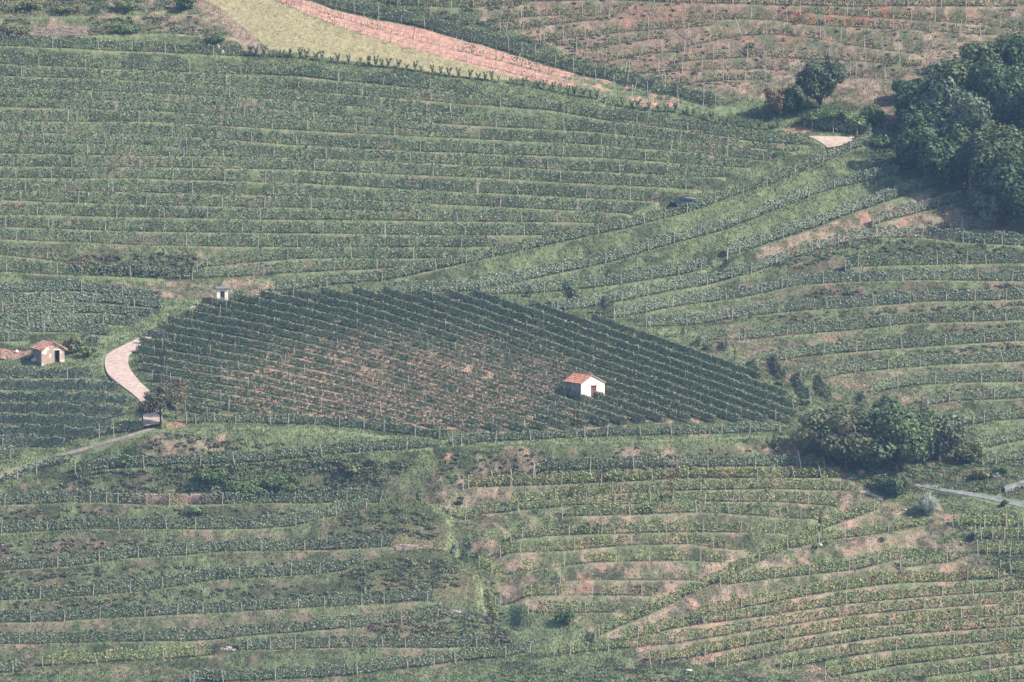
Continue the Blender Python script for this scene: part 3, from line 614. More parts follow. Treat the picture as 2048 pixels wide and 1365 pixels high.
CUSTOM = {
 'low row by the lane': ['low green vine row just above the narrow lane left of the round tree', 'low gappy vine row beside the narrow lane at the left edge'],
 'short hedge-like row behind the road end at upper right': ['short dark hedge-like vine row behind the road end at upper right'],
 'scrubby row under the stone wall at top left': ['scrubby vine row below the pinkish stone wall at top left', 'dense short vine row ending at the pale rocks, top left'],
 'row along the bare pink soil strip': ['tall leafy vine row along the upper edge of the bare pink strip', 'upper of two nearly bare wired rows on the pink soil strip', 'lower of two nearly bare wired rows on the pink soil strip'],
 'lower edge of the central vineyard': ['low vine row closing the central vineyard at its lower left edge', 'low vine row closing the central vineyard at its lower right edge'],
 'row ends curling downhill beside the central vineyard': ['uppermost curl of vines right of the central vineyard', 'short dark stub row below the uppermost curl of vines', 'hooked vine row second down beside the central vineyard tip', 'short dark row inside the second hooked curl of vines',
     'long dark hook of vines above the large round trees', 'dark downhill row end just left of the third terrace curve', 'tiny dark row end behind the large round trees'],
}
for b_, rs in blocks.items():
    rs2 = sorted(rs, key=lambda r: np.mean([p[1] for p in r['pts']])) if b_ not in CUSTOM else rs
    for i, r in enumerate(rs2):
        if b_ in CUSTOM: lab = CUSTOM[b_][i]
        elif b_ == 'central vineyard': lab = f"dark green diagonal row, {ORD[i].replace('top','first')} from the upper right of the central vineyard"
        else: lab = f"{PRE[r['pal']]} vine row, {ORD[i].replace('top','first')} from top of the {b_}".replace('from top of the slanting rows in the middle', 'from top among the middle slanting rows')
        build_row(r, R.index(r), lab, 'vine rows of the '+b_ if b_ not in CUSTOM else 'vine rows beside plots and lanes')

# ------------------------------------------------------------------ roads
def ribbon(name, left, right, mat, lift=.05, n=60, skirt=.25):
    def rs(pts):
        a = np.array(pts, float); d = np.r_[0, np.cumsum(np.hypot(*np.diff(a, axis=0).T))]; q = np.linspace(0, d[-1], n)
        f = lambda z: np.convolve(np.pad(z, 2, mode='reflect', reflect_type='odd'), np.ones(5)/5, 'valid')
        return f(np.interp(q, d, a[:, 0])), f(np.interp(q, d, a[:, 1]))
    lu, lv = rs(left); ru, rv = rs(right); m_ = 9
    f = np.linspace(0, 1, m_)[None, :]; u = lu[:, None]*(1-f)+ru[:, None]*f; v = lv[:, None]*(1-f)+rv[:, None]*f
    p = ground(u.ravel(), v.ravel()).reshape(n, m_, 3)
    z = p[..., 2].mean(1, keepdims=True)*.0+p[..., 2]
    kk = 6; zs = np.array([np.convolve(np.pad(z[:, j], kk, mode='edge'), np.ones(2*kk+1)/(2*kk+1), 'valid') for j in range(m_)]).T
    zs = zs+max(lift, np.percentile(z-zs, 97))+.02; p[..., 2] = zs
    e0 = p[:, :1].copy(); e1 = p[:, -1:].copy(); e0[..., 2] -= skirt; e1[..., 2] -= skirt
    p = np.concatenate([e0, p, e1], 1); m2 = m_+2; I = np.arange(n*m2).reshape(n, m2)
    Fq = np.stack([I[:-1, :-1], I[1:, :-1], I[1:, 1:], I[:-1, 1:]], -1).reshape(-1, 4)
    return link(name, mesh_np(name, p.reshape(-1, 3), Fq, mat, smooth=False))
o = ribbon('road', [(325,654),(291,672),(262,686),(212,708),(208,724),(213,751),(239,770),(284,804),(286,830),(288,861)], [(332,660),(300,679),(284,690),(256,712),(256,734),(274,761),(300,784),(322,812),(326,832),(322,856)], M_conc)
tag(o, 'pale pinkish concrete road bending round the central vineyard', 'road', kind='structure')
o = ribbon('lane', [(322,852),(285,862),(240,877),(188,893),(147,906),(100,922),(0,954),(-120,985)], [(322,855),(285,866),(240,880),(188,896),(147,910),(100,926),(0,959),(-120,992)], M_lane, lift=.03)
tag(o, 'narrow concrete lane running down to the left edge', 'lane', kind='structure')
o = ribbon('road', [(385,614),(400,612),(425,611)], [(380,617),(400,617),(425,616)], M_conc, n=12); tag(o, 'short stretch of concrete track below the small white shed', 'road', kind='structure')
o = ribbon('road', [(1616,273),(1632,281),(1650,291),(1655,301)], [(1712,273),(1706,280),(1698,288),(1690,293)], M_conc, n=20); tag(o, 'pale concrete road end beside the hedge-like row', 'road', kind='structure')
o = ribbon('lane', [(1812,964),(1879,979),(1939,985),(2018,1001),(2048,1010),(2200,1040)], [(1812,969),(1885,985),(1950,995),(2018,1011),(2048,1019),(2200,1052)], M_conc_grey, lift=.1, skirt=.5); tag(o, 'grey concrete lane right of the pampas grass', 'lane', kind='structure')
o = ribbon('lane', [(2008,981),(2048,963),(2150,930)], [(2010,990),(2048,973),(2150,944)], M_conc_grey, lift=.1, n=16, skirt=.4); tag(o, 'upper bend of the grey lane at the right edge', 'lane', kind='structure')
o = ribbon('footpath', [(1722,983),(1740,986),(1756,992),(1768,1000)], [(1720,986),(1738,990),(1752,997),(1764,1006)], M_conc, n=14); tag(o, 'short pink path beside the shrubs under the large trees', 'path', kind='structure')

# ------------------------------------------------------------------ dry-stone walls
def wall_thing(pts, hgt, label, mat, thick=.5):
    p, L = path3(pts, .3); p[:, 2] = np.linspace(p[0, 2], p[-1, 2], len(p)); p[:, 1] = np.linspace(p[0, 1], p[-1, 1], len(p)); root = p[len(p)//2].copy(); vs_ = []; cs = []; F_ = []
    rows_ = max(2, int(hgt/.22)); k = 0
    for r_ in range(rows_):
        s0 = RNG.uniform(0, .2)
        while s0 < L:
            w_ = RNG.uniform(.25, .6); c = np.array([np.interp(s0+w_/2, np.linspace(0, L, len(p)), p[:, j]) for j in range(3)])-root
            t_ = np.array([RNG.uniform(-.03, .03), RNG.uniform(-.04, .04), 0]); hz = hgt/rows_
            C = c+t_+[0, 0, (r_+.5)*hz-.1]; d = np.array([w_*.47, thick/2, hz*.46])
            if r_ == rows_-1 and RNG.uniform() < .35: s0 += w_; continue
            cube = np.array([(x, y, z) for z in (-1, 1) for x, y in ((-1, -1), (1, -1), (1, 1), (-1, 1))])*d*(1+RNG.uniform(-.12, .06, (8, 3)))
            vs_.append(C+cube); F_.append(np.array([(3, 2, 1, 0), (4, 5, 6, 7), (0, 1, 5, 4), (1, 2, 6, 5), (2, 3, 7, 6), (3, 0, 4, 7)])+8*k); k += 1
            cc = np.array(mat)*RNG.uniform(.65, 1.2); cs.append(np.repeat(cc[None], 6, 0)); s0 += w_
    o = link('stone_wall', mesh_np('stone_wall', np.concatenate(vs_), np.concatenate(F_), M_stone, np.concatenate(cs)), loc=root)
    return tag(o, label, 'wall')
m, nt_, p_ = nodes('wall stones'); M_stone = m
a_ = nt_.nodes.new('ShaderNodeAttribute'); a_.attribute_name = 'tone'; nt_.links.new(a_.outputs['Color'], p_.inputs['Base Color']); p_.inputs['Roughness'].default_value = .9
wall_thing([(790,1107),(840,1108),(892,1109)], .85, 'low grey-pink stone wall under the upper grassy mound', (.46, .36, .33))
wall_thing([(880,1224),(930,1225),(976,1226)], 1.0, 'low grey-pink stone wall under the lower grassy mound', (.46, .37, .34))
wall_thing([(222,1003),(300,1005),(430,1003)], 1.45, 'pink stone retaining wall behind thin vines at lower left', (.40, .28, .23))
wall_thing([(62,69),(110,68),(172,67)], 1.6, 'pale pinkish stone wall on the scrubby terrace at top left', (.42, .31, .28))
wall_thing([(438,1301),(468,1303)], .45, 'short pale slab wall between two grassy terraces near the bottom', (.6, .5, .42))

# ------------------------------------------------------------------ trees and bushes
def crown_leaves(blobs, n, size, c0, c1, c2, seed=0, shell=.62):
    w_ = np.array([b[3]*b[4]*b[5] for b in blobs])**.67; w_ = w_/w_.sum(); which = RNG.choice(len(blobs), n, p=w_)
    bb = np.array(blobs)[which]; d = rand_unit(n)
    lump = 1+.42*(fbm(d[:, 0]*2.3+bb[:, 0], d[:, 1]*2.3+d[:, 2]*2.7+bb[:, 2], seed, 3)-.5)*2
    rr = (shell+(1-shell)*RNG.uniform(0, 1, n)**.5)*lump
    # leaf clumps: pull leaves toward clump centres so gaps open
    C = bb[:, :3]+d*rr[:, None]*bb[:, 3:6]
    cell = 3.2*size; key = np.floor(C/cell+.5*fbm(C[:, 0], C[:, 2], 3, 2)[:, None]); hsh = _h(key[:, 0]*7+key[:, 1]*13, key[:, 2], seed+5)
    keep = (hsh > .16) & (C[:, 2] > .15); C = C[keep]; d = d[keep]; hsh = hsh[keep]; n = len(C)
    N = rand_unit(n)*.7+d*1.2+[0, 0, .3]; N /= np.linalg.norm(N, axis=1)[:, None]
    Vq = leaf_quads(C, size*RNG.uniform(.35, 1.25, n)*(.8+.5*hsh), N)
    r = np.clip(.5*RNG.uniform(0, 1, n)+.5*hsh+RNG.normal(0, .08, n), 0, 1)[:, None]
    c0, c1, c2 = [np.array(q_)*1.75+np.array([.010, .008, .010]) for q_ in (c0, c1, c2)]; cl = np.where(r < .5, c0+(c1-c0)*r*2, c1+(c2-c1)*(r*2-1))
    return Vq, np.arange(4*n).reshape(-1, 4), cl
def limb_pts(a, b, sag=0):
    a = np.array(a, float); b = np.array(b, float); m_ = (a+b)/2+RNG.normal(0, .12, 3)*np.linalg.norm(b-a)*.5; return [tuple(a), tuple(m_), tuple(b)]
def tree(u, v, blobs, label, pal, n, size=.2, trunk_h=None, trunk_r=.18, name='tree', cat='tree', group=None, seed=0, shell=.62, base_pt=None, tint=1.0):
    base_pt = gp(u, v) if base_pt is None else base_pt
    root = bpy.data.objects.new(name, None); COL.objects.link(root); root.location = base_pt; tag(root, label, cat, group)
    Vq, Fq, cl = crown_leaves(blobs, n, size, *[tuple(np.array(q_)*tint) for q_ in pal], seed=seed, shell=shell)
    link('crown', mesh_np('crown', Vq, Fq, M_tree, cl), root)
    b = MB(); cz = np.average([q[2] for q in blobs], weights=[q[3] for q in blobs]); th = trunk_h or max(.5, min(q[2]-q[5]*.6 for q in blobs))
    b.tube([(0, 0, -.4), (.04, 0, th*.5), (0, .03, th), (0.05, 0, cz)], [trunk_r*1.35, trunk_r, trunk_r*.85, trunk_r*.4], 8)
    for q in blobs:
        b.tube(limb_pts((0, 0, th*RNG.uniform(.85, 1.05)), (q[0]*.8, q[1]*.8, q[2]+q[5]*.3)), [trunk_r*.6, trunk_r*.4, trunk_r*.1], 5)
        for k in range(3):
            dd = rand_unit(1)[0]*[q[3], q[4], q[5]]*.75
            b.tube(limb_pts((q[0]*.5, q[1]*.5, th+(q[2]-th)*.6), (q[0]+dd[0], q[1]+dd[1], q[2]+abs(dd[2]))), [trunk_r*.3, trunk_r*.2, trunk_r*.05], 4)
    b.build('trunk', M_bark, root, smooth=True)
    return root
G_DARK = ((.020, .036, .020), (.040, .066, .032), (.085, .115, .045))
G_MID = ((.028, .050, .022), (.060, .095, .038), (.12, .155, .055))
G_OLIVE = ((.045, .055, .025), (.095, .105, .045), (.17, .17, .075))
G_BROWN = ((.055, .042, .030), (.115, .090, .055), (.20, .155, .09))
G_SILV = ((.050, .075, .052), (.10, .13, .095), (.18, .20, .15))
def lumps(w_, hh, z0, n, seed, dw=.75):
    r = np.random.default_rng(seed); out = [(0, 0, z0+hh*.5, w_*.34, w_*.34*dw, hh*.36)]
    for k in range(n):
        a = 2*pi*k/n+r.uniform(-.4, .4); q = r.uniform(.2, .34); zz = z0+hh*r.uniform(.25, .78)
        out.append((cos(a)*w_*q, sin(a)*w_*q*dw, zz, w_*r.uniform(.16, .24), w_*r.uniform(.16, .24)*dw, hh*r.uniform(.16, .25)))
    return out
# walnut by the road
tree(321, 858, [(-.3, 0, 4.1, 2.0, 1.8, 1.3), (-2.0, -.3, 3.2, 1.3, 1.2, .9), (1.2, .2, 4.6, 1.6, 1.4, 1.3), (-1.2, .3, 4.7, 1.2, 1.2, .9), (.4, .2, 5.6, 1.2, 1.1, .8), (-2.7, 0, 2.6, .8, .7, .5), (1.9, -.2, 3.4, 1.0, 1.0, .8)],
     'round brownish-green tree with bare trunk standing beside the road bend', ((.035,.034,.024), (.060, .062, .038), (.11, .11, .065)), 7500, .15, trunk_h=2.2, trunk_r=.17, seed=3, shell=.3)
tree(352, 838, [(0, 0, 3.6, 1.5, 1.3, 1.5), (.5, .2, 5.0, 1.2, 1.2, 1.1), (-.6, 0, 4.6, 1.0, 1.0, 1.0), (.9, 0, 3.0, .8, .8, .8)], 'brownish thin-leaved tree behind the round roadside tree', G_BROWN, 1600, .14, trunk_h=1.2, trunk_r=.12, seed=4, shell=.3, tint=.8)
# small trees in the middle
tree(1140, 613, [(0, 0, 2.6, 1.35, 1.2, 1.5), (-.4, 0, 3.4, .9, .8, .9), (.5, 0, 2.0, .9, .9, .8)], 'small upright dark tree among the pale slanting rows, the taller', (G_DARK[0], (.05, .075, .045), (.10, .125, .08)), 1900, .13, trunk_h=.9, trunk_r=.09, seed=5, shell=.2)
tree(1209, 630, [(0, 0, 1.7, .75, .7, 1.1), (.1, 0, 2.3, .5, .5, .6)], 'small dark tree right of the taller one at the vineyard corner', (G_DARK[0], (.045, .065, .04), (.09, .11, .06)), 900, .12, trunk_h=.6, trunk_r=.07, seed=6, shell=.2)
tree(1366, 678, [(0, 0, 1.2, .28, .28, .9), (-.3, 0, 2.2, .25, .25, .4)], 'thin sapling on the grass right of the central vineyard', G_DARK, 160, .1, trunk_h=.8, trunk_r=.05, seed=7, shell=.2)
tree(1469, 722, [(.1, 0, 1.4, .3, .3, .5), (-.1, 0, 2.3, .35, .3, .4)], 'thin pale-stemmed sapling below the uppermost curl of vines', G_MID, 170, .1, trunk_h=1.2, trunk_r=.06, seed=8, shell=.2)
tree(1060, 596, [(0, 0, .9, .6, .5, .7)], 'dark bushy sapling on the grass above the central vineyard', G_DARK, 350, .11, trunk_h=.3, trunk_r=.05, seed=61, shell=.2)
tree(958, 590, [(0, 0, .8, .4, .4, .7)], 'narrow dark sapling at the end of a pale slanting row', G_DARK, 220, .11, trunk_h=.3, trunk_r=.05, seed=62, shell=.2)
# big round trees at right middle
tree(1690, 940, lumps(14.6, 9.6, .1, 14, 11), 'large round olive-brown tree, leftmost of the big clump at right', ((.036, .046, .024), (.070, .080, .040), (.120, .120, .060)), 17000, .22, trunk_r=.3, seed=12, trunk_h=1.5)
tree(1792, 948, lumps(14.0, 10.4, .1, 14, 13), 'large broad green tree in the middle of the big clump at right', ((.026, .044, .022), (.055, .082, .036), (.105, .130, .052)), 19000, .22, trunk_r=.32, seed=14, trunk_h=1.5)
tree(1878, 926, lumps(8.2, 8.2, .2, 10, 15), 'greyish-green loose tree at the right of the big clump', (G_SILV[0], (.075, .095, .065), (.14, .155, .10)), 8500, .22, trunk_r=.22, seed=16, trunk_h=1.2, shell=.4)
tree(1775, 800+55, lumps(6, 5, .2, 7, 17), 'dark rounded tree rising behind the big clump at right', G_DARK, 4000, .22, trunk_r=.2, seed=18, trunk_h=1.0)
tree(1940, 930, lumps(5.0, 4.0, .1, 7, 19), 'olive-brown bush right of the big tree clump', G_OLIVE, 2600, .18, trunk_r=.1, seed=20, name='bush', cat='bush', trunk_h=.4)
tree(1787, 996, lumps(5.2, 3.6, 0, 7, 21), 'dark leafy bush at the foot of the big trees beside the lane', G_DARK, 2600, .18, trunk_r=.1, seed=22, name='bush', cat='bush', trunk_h=.3)
tree(1760, 978, lumps(3.4, 2.4, 0, 5, 23), 'low brown-green bush above the short pink path', G_OLIVE, 1100, .16, trunk_r=.08, seed=24, name='bush', cat='bush', trunk_h=.3)
tree(1547, 897, [(0, 0, 1.0, .42, .4, .8), (0.05, 0, 1.7, .3, .3, .5)], 'small dark cypress-like bush on the bank left of the big trees', G_DARK, 420, .12, trunk_r=.06, seed=25, name='bush', cat='bush', trunk_h=.3)
# tree and brambles at upper right
tree(1640, 228, lumps(8.6, 7.6, 1.2, 11, 31), 'dark rounded tree on the dry slope left of the wood', (G_DARK[0], (.048, .066, .036), (.095, .11, .055)), 9500, .2, trunk_r=.22, seed=32, trunk_h=1.5)
tree(1590, 232, lumps(5.6, 5.4, .2, 8, 33), 'dark green half-shaded tree between the brown thicket and the rounded tree', G_DARK, 4200, .2, trunk_r=.15, seed=34, trunk_h=.8)
tree(1553, 232, lumps(5.4, 5.0, 0, 8, 35), 'leafless-looking brown thicket left of the dark rounded tree', G_BROWN, 4200, .15, trunk_r=.1, seed=36, name='bush', cat='bush', trunk_h=.5, shell=.3)
for i, (u, v, w_, hh, lab, pal) in enumerate([(1628,252,5.5,3.2,'green bramble mound under the dark rounded tree',G_MID), (1672,258,6.0,3.4,'green bramble mound above the hedge-like row',G_MID), (1712,262,5.0,2.8,'bramble mound just left of the wood edge',G_MID),
        (1765,296,4.6,2.4,'green bramble mound at the corner of the wood by the road end',G_MID), (1815,335,5.5,3.2,'dark bramble mound against the lower left edge of the wood',G_DARK), (1955,428,5.6,4.3,'round olive bush in front of the shaded wood',G_OLIVE), (1745,250,5,4,'green bush between road end and wood',G_MID)]):
    tree(u, v, lumps(w_, hh, 0, 7, 40+i), lab, pal, int(w_*hh*110), .17, trunk_r=.08, seed=50+i, name='bush', cat='bush', trunk_h=.3)
# the wood at the right edge: tree by tree
WOOD = [(1848,354,9.5,11.0,'front corner tree of the wood, low and dark'), (1892,392,9.5,13.0,'dark front tree of the wood behind the round olive bush'), (1935,372,11.0,15.0,'tall dark front tree near the middle of the wood'),
        (2000,420,11.5,14.5,'dark front tree of the wood above its shaded foot'), (2062,470,12.0,14.0,'tree at the lower right corner of the wood, cut by the frame'), (1836,264,8.8,8.5,'leftmost tree of the wood, bulging toward the dry slope'),
        (1885,290,10.5,12.0,'second tree in from the left edge of the wood'), (1935,280,11.5,13.5,'greyish green tree crown high in the wood'), (2010,300,12.0,14.5,'tall tree of the wood at the right edge, half way up'), (2080,340,12.0,15.0,'right-hand tree of the wood cut by the frame, upper'),
        (1900,205,9.0,7.5,'small tree behind the wood top, left one'), (1965,190,10.0,8.5,'bushy tree at the top of the wood, middle one'), (2035,190,11.0,10.5,'tree at the top right corner of the wood'), (2120,420,13.0,14.0,'tree beyond the right edge of the wood'), (1985,458,6.0,5.5,'low dark tree at the foot of the wood'),
        (1815,208,5.5,4.0,'low bush at the upper left edge of the wood')]
for i, (u, v, w_, hh, lab) in enumerate(WOOD):
    tree(u, v, lumps(w_, hh, .3, 12, 70+i), lab, [G_DARK, G_DARK, (G_SILV[0], (.060, .082, .052), (.115, .14, .085)), (G_DARK[0], (.05, .07, .034), (.10, .115, .05))][i % 4], int(w_*hh*95), .24, trunk_r=.25, seed=90+i, group='trees of the wood at the right edge', trunk_h=hh*.2, tint=1.08)
# top left bush, scrub, weeds
BUSH = [(368,22,4.6,2.6,'dark rounded bush beside the dirt path at the top left',G_DARK), (372,536,1.9,1.8,'dark bush at the right end of the brown bramble bank',G_DARK),
        (215,538,5.0,2.0,'brown-purple bramble clump, left one on the bramble bank',((.045,.045,.032),(.08,.08,.05),(.14,.125,.08))), (265,540,5.0,2.2,'dark bramble clump in the middle of the bramble bank',((.035,.038,.03),(.065,.065,.045),(.12,.11,.07))), (320,541,4.6,1.9,'bramble clump right of middle on the bramble bank',((.045,.045,.032),(.08,.08,.05),(.14,.125,.08))),
        (160,528,4.0,1.5,'low brown bramble clump at the left end of the bramble bank',G_BROWN), (148,708,3.6,3.2,'grey-green bush leaning against the right side of the stone hut',G_OLIVE), (175,715,3.2,2.0,'low green bush right of the stone hut',G_MID),
        (1130,1254,3.8,2.6,'dark bush on the dry grass at the end of the lowest middle terrace',G_MID), (490,985,6.5,3.4,'large dark bramble on the bank below the narrow terrace, left one',G_MID), (560,975,6.0,3.4,'large dark bramble on the bank below the narrow terrace, middle one',G_MID), (420,968,6.0,3.0,'large green bramble on the bank, leftmost of three',G_MID),
        (250,925,2.8,1.9,'bright green bush where the lower left terrace begins',((.05,.09,.03),(.11,.17,.05),(.19,.25,.08))), (395,1028,3.2,1.4,'dark green weed clump under the pink stone wall',G_MID), (440,1090,3.0,1.2,'dark green bush on the bank with yellow flowers at lower left',G_MID), (450,1140,4.0,1.8,'yellow-flowered dark broom bush on a lower left bank',(G_DARK[0],G_MID[1],(.30,.26,.06))),
        (425,1352,3.2,1.8,'dark bush at the bottom edge left of centre',G_DARK), (1292,1018,2.6,1.6,'fresh green shrub on the dry lower middle terraces',((.05,.09,.03),(.11,.17,.05),(.18,.24,.08))), (1170,1054,1.6,1.6,'dark bush on the lower middle terraces, left of two',G_DARK), (1200,1052,1.4,1.4,'dark bush on the lower middle terraces, right of two',G_DARK),
        (1945,1085,1.7,1.6,'dark round bush at the end of the yellowing plot',G_DARK), (2008,1136,1.2,1.0,'small dark bush at the lower edge of the yellowing plot',G_DARK), (2008,1015,1.6,1.2,'small dark bush on the edge of the grey lane',G_DARK), (1960,960,3.6,1.8,'low brown-green scrub above the grey lane',G_OLIVE), (2000,955,3.2,2.0,'low green scrub near the upper lane bend',G_MID),
        (1415,700,1.4,.9,'dark shadowed weed tuft by the uppermost curl of vines',G_DARK), (1560,770,1.6,.9,'low weed clump at the foot of the second vine curl',G_MID), (1610,812,2.0,1.2,'green weeds at the tip of the central vineyard',G_MID),
        (60,20,5.0,2.0,'scrubby bush on the top left terrace, leftmost',G_OLIVE), (250,24,4.5,1.8,'scrubby bush on the top left terrace, right one',G_MID), (130,26,5.5,1.6,'brownish scrub on the top left terrace, middle one',G_OLIVE), (30,66,4.5,2.2,'scrub at the left edge beside the top left stone wall',G_OLIVE), (250,64,5.5,1.8,'dark scrub right of the top left stone wall',G_MID), (430,86,3.8,1.7,'dark scrub bank above the pale rocks at top left',G_DARK),
        (920,1010,1.3,1.7,'small dark shrub above the upper grassy mound',G_DARK), (1335,992,2.4,1.0,'reddish-leaved clump of vines on the middle terraces',((.10,.05,.03),(.20,.09,.05),(.16,.17,.06))), (1500,94,2.0,1.4,'dark green weed on the dry slope, left of the post line',G_MID), (1490,112,1.2,.9,'dark brown stump-like weed clump on the dry slope',G_BROWN), (1860,150,2.6,1.6,'green bush at the upper left fringe of the wood',G_DARK), (700,950,4.0,1.8,'grey-green bramble on the bank right of the large dark ones',G_OLIVE)]
for i, (u, v, w_, hh, lab, pal) in enumerate(BUSH):
    tree(u, v, lumps(w_, hh, 0, 6, 140+i), lab, pal, max(180, int(w_*hh*160)), .14, trunk_r=.05, seed=160+i, name='bush', cat='bush', trunk_h=.25, shell=.45)
tree(986, 1236, [(0, 0, 1.6, .8, .7, 1.1), (-.5, 0, 3.0, .8, .7, 1.2), (-.9, .1, 4.3, .5, .5, .8)], 'slim leaning olive-like tree at the edge of the lower mound', G_OLIVE, 1100, .13, trunk_r=.14, seed=201, trunk_h=1.4, shell=.2)
tree(906, 1108, [(0, 0, .9, .5, .5, .8), (.3, 0, 1.6, .5, .4, .6)], 'small grey-green shrub at the right end of the upper stone wall', G_SILV, 450, .12, trunk_r=.05, seed=202, trunk_h=.4)
tree(1641, 1060, [(0, 0, .9, .42, .4, .8), (0, 0, 1.7, .26, .26, .5)], 'small dark pointed conifer in the long slanting row', G_DARK, 520, .11, trunk_r=.06, seed=203, trunk_h=.3, name='conifer')
tree(838, 1008, [(0, 0, .9, .5, .5, .7), (.1, 0, 1.7, .3, .3, .5)], 'small dark shrub on top of the upper grassy mound', G_DARK, 350, .11, trunk_r=.05, seed=204, trunk_h=.3, name='bush', cat='bush')
for i, (u, v) in enumerate([(1600,1100),(1632,1102),(1654,1095),(1765,1086)]):
    tree(u, v, [(0, 0, .35, .5, .45, .38)], ['leftmost','second','third','rightmost'][i]+' of the small dark weed tufts on the dry lower right bank', G_MID, 120, .12, trunk_r=.03, seed=210+i, trunk_h=.1, name='bush', cat='bush', group='weed tufts on the dry bank')

# pampas grass
pb = gp(1856, 1032); root = bpy.data.objects.new('pampas_grass', None); COL.objects.link(root); root.location = pb
tag(root, 'tall silvery pampas grass clump with pale plumes beside the lane', 'plant')
nb = 1500; a = RNG.uniform(0, 2*pi, nb); r0 = RNG.uniform(0, .5, nb); out = RNG.uniform(.3, 2.1, nb); hh = RNG.uniform(1.6, 3.2, nb)*(1-.12*out)
p0 = np.stack([np.cos(a)*r0, np.sin(a)*r0, 0*a], -1); p1 = np.stack([np.cos(a)*out*.55, np.sin(a)*out*.55, hh], -1); p2 = np.stack([np.cos(a)*out*1.05, np.sin(a)*out*1.05, hh*RNG.uniform(.45, .95, nb)], -1)
wd = np.stack([-np.sin(a), np.cos(a), 0*a], -1)*.05
vv = np.stack([p0-wd, p0+wd, p1+wd, p1-wd, p2], 1).reshape(-1, 3); k = 5*np.arange(nb)[:, None]
ff = np.concatenate([k+np.array([[0, 1, 2, 3]]), k+np.array([[3, 2, 4, 4]])]); ff = np.concatenate([k+np.array([[0, 1, 2, 3]])])
ft = k+np.array([[3, 2, 4]])
v2 = np.concatenate([vv.reshape(nb, 5, 3)[:, [0, 1, 2, 3]], vv.reshape(nb, 5, 3)[:, [3, 2, 4, 4]]+np.array([0, 0, 0])], 0)
v2[nb:, 3] = (v2[nb:, 2]+v2[nb:, 0])/2
cl = np.array([.33, .37, .31])*RNG.uniform(.6, 1.4, (2*nb, 1))
link('leaves', mesh_np('leaves', v2.reshape(-1, 3), np.arange(8*nb).reshape(-1, 4), M_grass, cl), root)
M_plume = plain('pampas plume', (.42, .36, .32), .9, .15, 8)
for i in range(30):
    an = RNG.uniform(0, 2*pi); o_ = RNG.uniform(.1, 1.2)**1.0; h1 = RNG.uniform(2.0, 3.1)-.35*o_; b = MB()
    b.tube([(cos(an)*.1, sin(an)*.1, 1.0), (cos(an)*o_*.7, sin(an)*o_*.7, h1-.3)], [.02, .015], 4)
    b.tube([(cos(an)*o_*.7, sin(an)*o_*.7, h1-.35), (cos(an)*o_*.85, sin(an)*o_*.85, h1), (cos(an)*o_, sin(an)*o_, h1+.25), (cos(an)*o_*1.12, sin(an)*o_*1.12, h1+.45)], [.02, .065, .055, .01], 5)
    b.build('plume', M_plume, root, smooth=True)

# ------------------------------------------------------------------ young vines along the yellow meadow (one by one)
QL = [(487,113),(600,119),(680,127),(817,141),(899,155),(970,162),(1039,171),(1090,180),(1175,197),(1295,214),(1380,224),(1444,241),(1570,259)]
qa = np.array(QL, float); protos = []
for k in range(5):
    n = 150; hh = RNG.uniform(.9, 1.5, 1)[0]
    C = np.concatenate([np.array([(RNG.normal(0, .07)+sgn*f*RNG.uniform(.3, .55), RNG.normal(0, .10), .35+f*hh) for f in RNG.uniform(0, 1, n//2)]) for sgn in ((-1, 1) if k % 2 else (-.4, 1.1))])
    me = mesh_np('foliage', leaf_quads(C, RNG.uniform(.08, .16, len(C))), np.arange(4*len(C)).reshape(-1, 4), M_leaf, leaf_cols(len(C), 'green'))
    b = MB(); b.tube([(0, 0, -.1), (.03, 0, .4)], [.05, .04], 5); b.tube([(.03, 0, .4), (.35, 0, .4+hh*.8)], [.03, .012], 4); b.tube([(.03, 0, .4), (-.3, 0, .4+hh*.7)], [.03, .012], 4)
    t_ = b.build('stem', M_bark); protos.append((me, t_.data)); bpy.data.objects.remove(t_)
x = 489.
while x < 1570:
    if not (985 < x < 992 or 1060 < x < 1066):
        y = float(np.interp(x, qa[:, 0], qa[:, 1])); me, tm = protos[RNG.integers(5)]
        r_ = bpy.data.objects.new('grapevine', None); COL.objects.link(r_); r_.location = gp(x, y); r_.rotation_euler = (0, 0, RNG.normal(0, .5)+(pi if RNG.uniform() < .3 else 0)); sc = RNG.uniform(.6, 1.25)*(1.0 if x < 950 else .9); r_.scale = (sc, sc, sc)
        tag(r_, 'single spreading grapevine in the line along the foot of the yellow meadow', 'grapevine', 'single grapevines below the yellow meadow')
        for nm, mm in (('foliage', me), ('stem', tm)): c = bpy.data.objects.new(nm, mm); COL.objects.link(c); c.parent = r_
    x += RNG.uniform(11, 23)

# ------------------------------------------------------------------ huts
M_sidew = plain('side wall with painted shade', (.17, .17, .17), .95, .25, 1.5, c2=(.26, .25, .24), bump=.3)  # hut side walls darkened in the base colour to stand in for shade
m, nt_, p_ = nodes('whitewashed plaster'); M_white = m
tc_ = nt_.nodes.new('ShaderNodeTexCoord'); nz_ = nt_.nodes.new('ShaderNodeTexNoise'); nz_.inputs['Scale'].default_value = 2.2; nz_.inputs['Detail'].default_value = 6; nt_.links.new(tc_.outputs['Object'], nz_.inputs['Vector'])
sx_ = nt_.nodes.new('ShaderNodeSeparateXYZ'); nt_.links.new(tc_.outputs['Object'], sx_.inputs[0])
ma_ = nt_.nodes.new('ShaderNodeMath'); ma_.operation = 'MULTIPLY_ADD'; ma_.inputs[1].default_value = -.55; ma_.inputs[2].default_value = .42; nt_.links.new(sx_.outputs['Z'], ma_.inputs[0])
